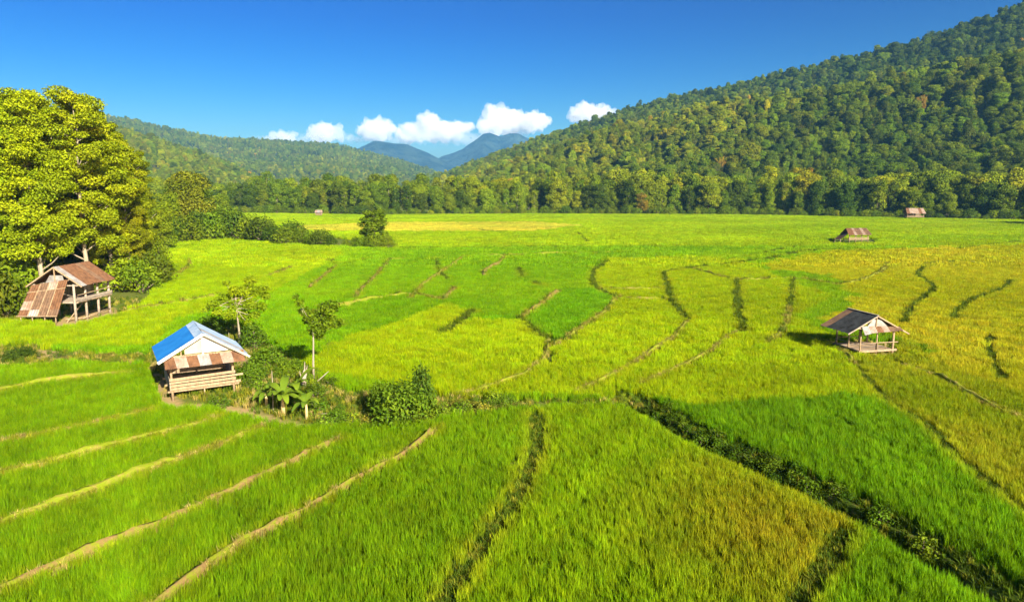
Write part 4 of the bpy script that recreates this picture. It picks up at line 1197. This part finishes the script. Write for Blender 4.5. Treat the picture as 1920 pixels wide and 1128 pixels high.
# 'far' spans the horizon side: use distance instead of a polygon
def jgrid(x0, x1, y0, y1, st, r):
    a, b_ = np.meshgrid(np.arange(x0, x1, st), np.arange(y0, y1, st))
    P = np.column_stack([a.ravel(), b_.ravel()])
    return P + r.uniform(-.48, .48, P.shape) * st
edge_y = lambda x: np.interp(x, EDGE[:, 0], EDGE[:, 1])
acc = {z[0]: [] for z in zpoly}
for lod, (y0, y1, st, clear) in enumerate(((13, 47, .285, .02), (47, 112, .60, .12), (112, 412, 1.55, .25))):
    r = np.random.default_rng(900 + lod)
    P = jgrid(-.84 * y1 - 6, .84 * y1 + 6, y0, y1, st, r)
    P = P[np.abs(P[:, 0]) < .82 * P[:, 1] + 7]
    P = P[P[:, 1] < edge_y(P[:, 0]) - 1.5]
    keep = np.ones(len(P), bool)
    for poly in NO_RICE: keep &= ~in_poly(P, poly)
    P = P[keep]
    keep = np.ones(len(P), bool)
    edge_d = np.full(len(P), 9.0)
    for ln, w, h_, s_ in bund_lines:
        lo, hi = ln.min(0) - 2, ln.max(0) + 2
        sel = np.where((P[:, 0] > lo[0]) & (P[:, 0] < hi[0]) & (P[:, 1] > lo[1]) & (P[:, 1] < hi[1]))[0]
        if len(sel) == 0: continue
        d = poly_dist(P[sel], ln[::2] if len(ln) > 6 else ln)
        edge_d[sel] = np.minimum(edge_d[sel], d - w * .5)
        keep[sel[d < w * .5 + clear + (.10 if s_ == 'bund_earth' else .14 if s_ == 'bund_grass' and lod else .0)]] = False
    sel = np.where((P[:, 1] < 50) & (P[:, 0] > -2))[0]
    if len(sel): 
        d = poly_dist(P[sel], DITCH[::2]); keep[sel[d < .72]] = False
        d = poly_dist(P[sel], DBANK[::2]); keep[sel[d < .42]] = False
    for poly, s_ in DIRT[:3]: keep &= ~in_poly(P, poly)
    P, edge_d = P[keep], edge_d[keep]
    k_ = r.random(len(P)) > .04          # thin random gaps
    P, edge_d = P[k_], edge_d[k_]
    jig = np.column_stack([smooth_noise(P[:, 0], P[:, 1], .9, 3), smooth_noise(P[:, 0], P[:, 1], .9, 4)]) * .25
    zone = np.full(len(P), len(zpoly) - 1)
    for zi, (nm, poly, c, l) in enumerate(zpoly):
        if nm in ('mid',): continue
        if nm == 'far': ins = P[:, 1] > 153
        else: ins = in_poly(P + jig * (5 if nm in ('gold', 'tan') else 1), poly)
        free = zone == len(zpoly) - 1
        zone[ins & free] = zi
    z = ground_z(P[:, 0], P[:, 1])
    for zi, (nm, poly, c, l) in enumerate(zpoly):
        s = zone == zi
        if not s.any(): continue
        Q = P[s]; k = len(Q)
        tint = np.repeat(c[None], k, 0)
        n1 = smooth_noise(Q[:, 0], Q[:, 1], .35 if lod == 0 else .12, 7 + zi)
        n2 = smooth_noise(Q[:, 0], Q[:, 1], 1.3, 17 + zi)
        if nm == 'gh':
            ripe = np.clip(1.15 - np.hypot(Q[:, 0] - 9.6, (Q[:, 1] - 23.5) * .8) / 5.6 + .35 * n1, 0, .9)[:, None]
            tint = tint * (1 - ripe) + np.array([.27, .255, .008]) * ripe
        if nm == 'olive':
            m_ = np.clip(.45 + .5 * n1, 0, 1)[:, None]; tint = tint * (1 - m_) + np.array([.25, .28, .008]) * m_
        if nm == 'gold':
            m_ = np.clip(.35 + .6 * n1, 0, 1)[:, None]; tint = tint * (1 - m_) + np.array([.35, .345, .012]) * m_
        if nm in ('far', 'tan'):
            wx, wy = Q[:, 0] + 9 * smooth_noise(Q[:, 0], Q[:, 1], .03, 71), Q[:, 1] + 6 * smooth_noise(Q[:, 0], Q[:, 1], .025, 72)
            cell = (np.floor(wy / 21) * 57 + np.floor((wx + 13 * np.floor(wy / 21)) / 44)).astype(int)      # separate plots ripen apart
            cv = np.random.default_rng(5).uniform(-1, 1, 4000)[cell % 4000][:, None]
            tint = tint * (1 + .09 * cv * np.array([1.3, .8, 1]))
        if nm in ('far', 'mid', 'left'):
            m_ = np.clip((.05 if nm == 'mid' else .3) + .55 * smooth_noise(Q[:, 0], Q[:, 1] * 2.2, .05, 60 + zi), 0, 1)[:, None]; tint = tint * (1 - m_) + np.array([.25, .36, .003]) * m_
        edge_lit = (.55 * np.exp(-(np.maximum(edge_d[s], 0) / .38) ** 2))[:, None]      # sunlit yellow of leaves along the plot edges, put into the tint
        tint = tint * (1 - edge_lit) + np.array([.31, .34, .010]) * edge_lit
        tint = tint * (1 + .10 * n1 + .10 * n2)[:, None] * r.uniform(.82, 1.2, (k, 1)) * np.column_stack([r.uniform(.88, 1.14, k), np.ones(k), np.ones(k)])
        hs_ = (1 + .10 * n2) * r.uniform(.85, 1.15, k) * {'near': .92, 'right': 1.12, 'gold': 1.05}.get(nm, 1.0)
        ws_ = r.uniform(.9, 1.15, k)
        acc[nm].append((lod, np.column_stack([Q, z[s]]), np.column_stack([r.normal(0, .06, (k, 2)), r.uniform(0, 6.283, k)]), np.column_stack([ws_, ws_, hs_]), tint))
for nm, poly, c, l in zpoly:
    first = True
    for lod, P, rot, scl, tint in acc[nm]:
        ng, n = ((RICE0, 5), (RICE1, 4), (RICE2, 4))[lod]
        if len(P) < 30: continue
        lab = l if len(acc[nm]) == 1 else l + (", nearest part", ", middle distance", ", far part")[lod]
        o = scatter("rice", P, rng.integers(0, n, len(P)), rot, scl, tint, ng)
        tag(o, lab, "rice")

# grass and dry straw growing on the banks
r = np.random.default_rng(41)
GRASS = proto_collection("bank_grass", [blades(rr, 16, .12, .30, .012, .6, .15) for _ in range(3)])
pts, tin, scs = [], [], []
def strew(line, w, h, dens, cols):
    L = np.linalg.norm(np.diff(line, axis=0), axis=1).sum()
    n = int(L * dens)
    k = r.integers(0, len(line) - 1, n); t = r.random(n)[:, None]
    p = line[k] * (1 - t) + line[k + 1] * t + r.normal(0, w * .33, (n, 2))
    z = ground_z(p[:, 0], p[:, 1])
    pts.append(np.column_stack([p, z + h * .5 * r.random(n)])); tin.append(np.array(cols)[r.integers(0, len(cols), n)] * r.uniform(.7, 1.2, (n, 1))); scs.append(r.uniform(.5, 1.3, n))
DRY, YG, GR = (.42, .34, .10), (.25, .26, .02), (.10, .16, .01)
for ln, w, h_, s_ in bund_lines:
    near = ln[:, 1].min() < 60
    if not near and ln[:, 1].min() > 110: continue
    d = 16 if s_ == 'bund_earth' else 44
    strew(ln, w, h_, d if near else 9, [DRY, YG, YG] if s_ != 'bund_dark' else [GR, GR, YG])
for ln, w, h_, s_ in bund_lines:
    if ln[:, 1].min() < 52: continue
    i0 = len(scs)
    strew(ln, max(w, .4) * .75, h_, 6 if s_ == 'bund_dark' else 3.5, [(.09, .14, .006), (.07, .11, .006), (.13, .17, .008)] if s_ == 'bund_dark' else [YG, (.22, .20, .03), GR])
    scs[i0] = scs[i0] * (1.9 if s_ == 'bund_dark' else 1.9)
strew(DBANK, .8, .4, 34, [YG, GR, GR, GR, (.13, .22, .01)])
strew(DITCH, 1.1, 0, 30, [GR, GR, (.13, .22, .01)])
for i, poly in enumerate(NO_RICE):
    lo, hi = np.maximum(poly.min(0), [-60, 10]), np.minimum(poly.max(0), [60, 80])
    if (hi <= lo).any(): continue
    n = int((hi - lo).prod() * (9 if i else 3))
    p = r.uniform(lo, hi, (n, 2)); p = p[in_poly(p, poly)]
    for dp, s_ in DIRT: p = p[~(in_poly(p, dp) & (r.random(len(p)) < .85))]
    n = len(p)
    pts.append(np.column_stack([p, np.zeros(n)])); tin.append(np.array([YG, GR, GR, YG, DRY])[r.integers(0, 5, n)] * r.uniform(.7, 1.2, (n, 1))); scs.append(r.uniform(.7, 1.6, n))
P = np.vstack(pts); S = np.concatenate(scs)
o = scatter("grass", P, r.integers(0, 3, len(P)), np.column_stack([np.zeros((len(P), 2)), r.uniform(0, 6.283, len(P))]), np.column_stack([S, S, S]), np.vstack(tin), GRASS)
tag(o, "short grass and dry straw on the banks and round the huts", "grass")

# ------------------------------------------------------------------ haze and clouds
m = bpy.data.materials.new("haze"); m.use_nodes = True
nt = m.node_tree; nt.nodes.clear()
vo = N(nt, "ShaderNodeVolumePrincipled")
vo.inputs["Color"].default_value = (0.20, 0.54, 1.0, 1)
vo.inputs["Density"].default_value = 0.00009
vo.inputs["Anisotropy"].default_value = 0.0
out = N(nt, "ShaderNodeOutputMaterial")
nt.links.new(vo.outputs[0], out.inputs["Volume"])
mb = MB()
x0, x1, y0, y1, z0, z1 = -9300, 9300, -400, 7300, -6, 500
mb.add([(x0, y0, z0), (x1, y0, z0), (x1, y1, z0), (x0, y1, z0), (x0, y0, z1), (x1, y0, z1), (x1, y1, z1), (x0, y1, z1)],
       [(3, 2, 1, 0), (4, 5, 6, 7), (0, 1, 5, 4), (1, 2, 6, 5), (2, 3, 7, 6), (3, 0, 4, 7)])
tag(mb.build("haze", m), kind="stuff")

m = bpy.data.materials.new("cloud"); m.use_nodes = True
nt = m.node_tree; nt.nodes.clear()
vs = N(nt, "ShaderNodeVolumeScatter")
vs.inputs["Color"].default_value = (1, 1, 1, 1)
vs.inputs["Density"].default_value = 0.0055
vs.inputs["Anisotropy"].default_value = 0.0
out = N(nt, "ShaderNodeOutputMaterial")
nt.links.new(vs.outputs[0], out.inputs["Volume"])
M['cloud'] = m
ico_v, ico_f = None, None
import bmesh
bm = bmesh.new(); bmesh.ops.create_icosphere(bm, subdivisions=2, radius=1.0)
ico_v = np.array([v.co[:] for v in bm.verts]); ico_f = [tuple(v.index for v in f.verts) for f in bm.faces]; bm.free()
tex = bpy.data.textures.new("cloud_lumps", 'CLOUDS'); tex.noise_scale = 95; tex.noise_depth = 5
mt = m.copy(); mt.name = "cloud_veil"
for n_ in mt.node_tree.nodes:
    if n_.type == 'VOLUME_SCATTER': n_.inputs["Density"].default_value = 0.0011
def cloud(blobs, label, seed, mt_=None):
    r = np.random.default_rng(seed)
    Y = 10500.0
    mb = MB(); k = Y / FPX * 1.012
    for (px, py, rx, ry) in blobs:
        z = HH(Y, py); c = np.array([(px - 960) * k, Y + r.uniform(-150, 150), z])
        for q in range(4):
            o_ = r.normal(0, .33, 3) * np.array([rx, rx, ry]) * k if q else np.zeros(3)
            s = (1 if q == 0 else r.uniform(.35, .6))
            mb.add(ico_v * np.array([rx, rx * .8, ry]) * k * s + c + o_, ico_f)
    o = mb.build("cloud", mt_ or m, None, True)
    md = o.modifiers.new("join", 'REMESH'); md.mode = 'VOXEL'; md.voxel_size = 16
    md2 = o.modifiers.new("lumps", 'DISPLACE'); md2.texture = tex; md2.strength = 230; md2.mid_level = .5; md2.texture_coords = 'GLOBAL'
    tag(o, label, "cloud", "small white clouds above the far mountains")
    return o
cloud([(545,257,26,10),(528,260,16,6),(562,256,12,8)], "smallest faint cloud, leftmost, just above the left ridge", 1)
cloud([(620,250,30,16),(605,253,18,13),(645,248,16,14),(628,240,14,9)], "second cloud from the left, small puff above the ridge", 2)
cloud([(715,245,30,20),(697,243,18,12),(735,240,16,14),(722,232,14,10)], "round white cloud over the left blue mountain", 3)
cloud([(812,240,34,24),(780,247,28,18),(845,246,30,16),(812,224,18,12),(870,238,24,10),(765,252,16,12)], "wide white cloud between the two blue mountains", 4)
cloud([(935,228,34,28),(965,230,36,24),(1000,230,28,20),(930,208,20,12),(912,238,18,14),(1012,222,16,10),(950,215,20,14)], "largest white cloud, resting on the right blue mountain", 5)
cloud([(1090,215,26,20),(1115,210,26,14),(1072,213,14,12),(1135,204,14,8),(1090,202,16,8)], "white cloud half hidden by the right hill", 6)
cloud([(760,262,40,7),(840,258,60,10),(890,262,50,9),(700,262,40,6),(860,240,40,8)], "thin pale veil of cloud low between the blue mountains", 7, mt)
cloud([(540,262,50,5),(600,262,50,6),(650,258,30,6)], "thin pale veil of cloud along the left ridge", 8, mt)
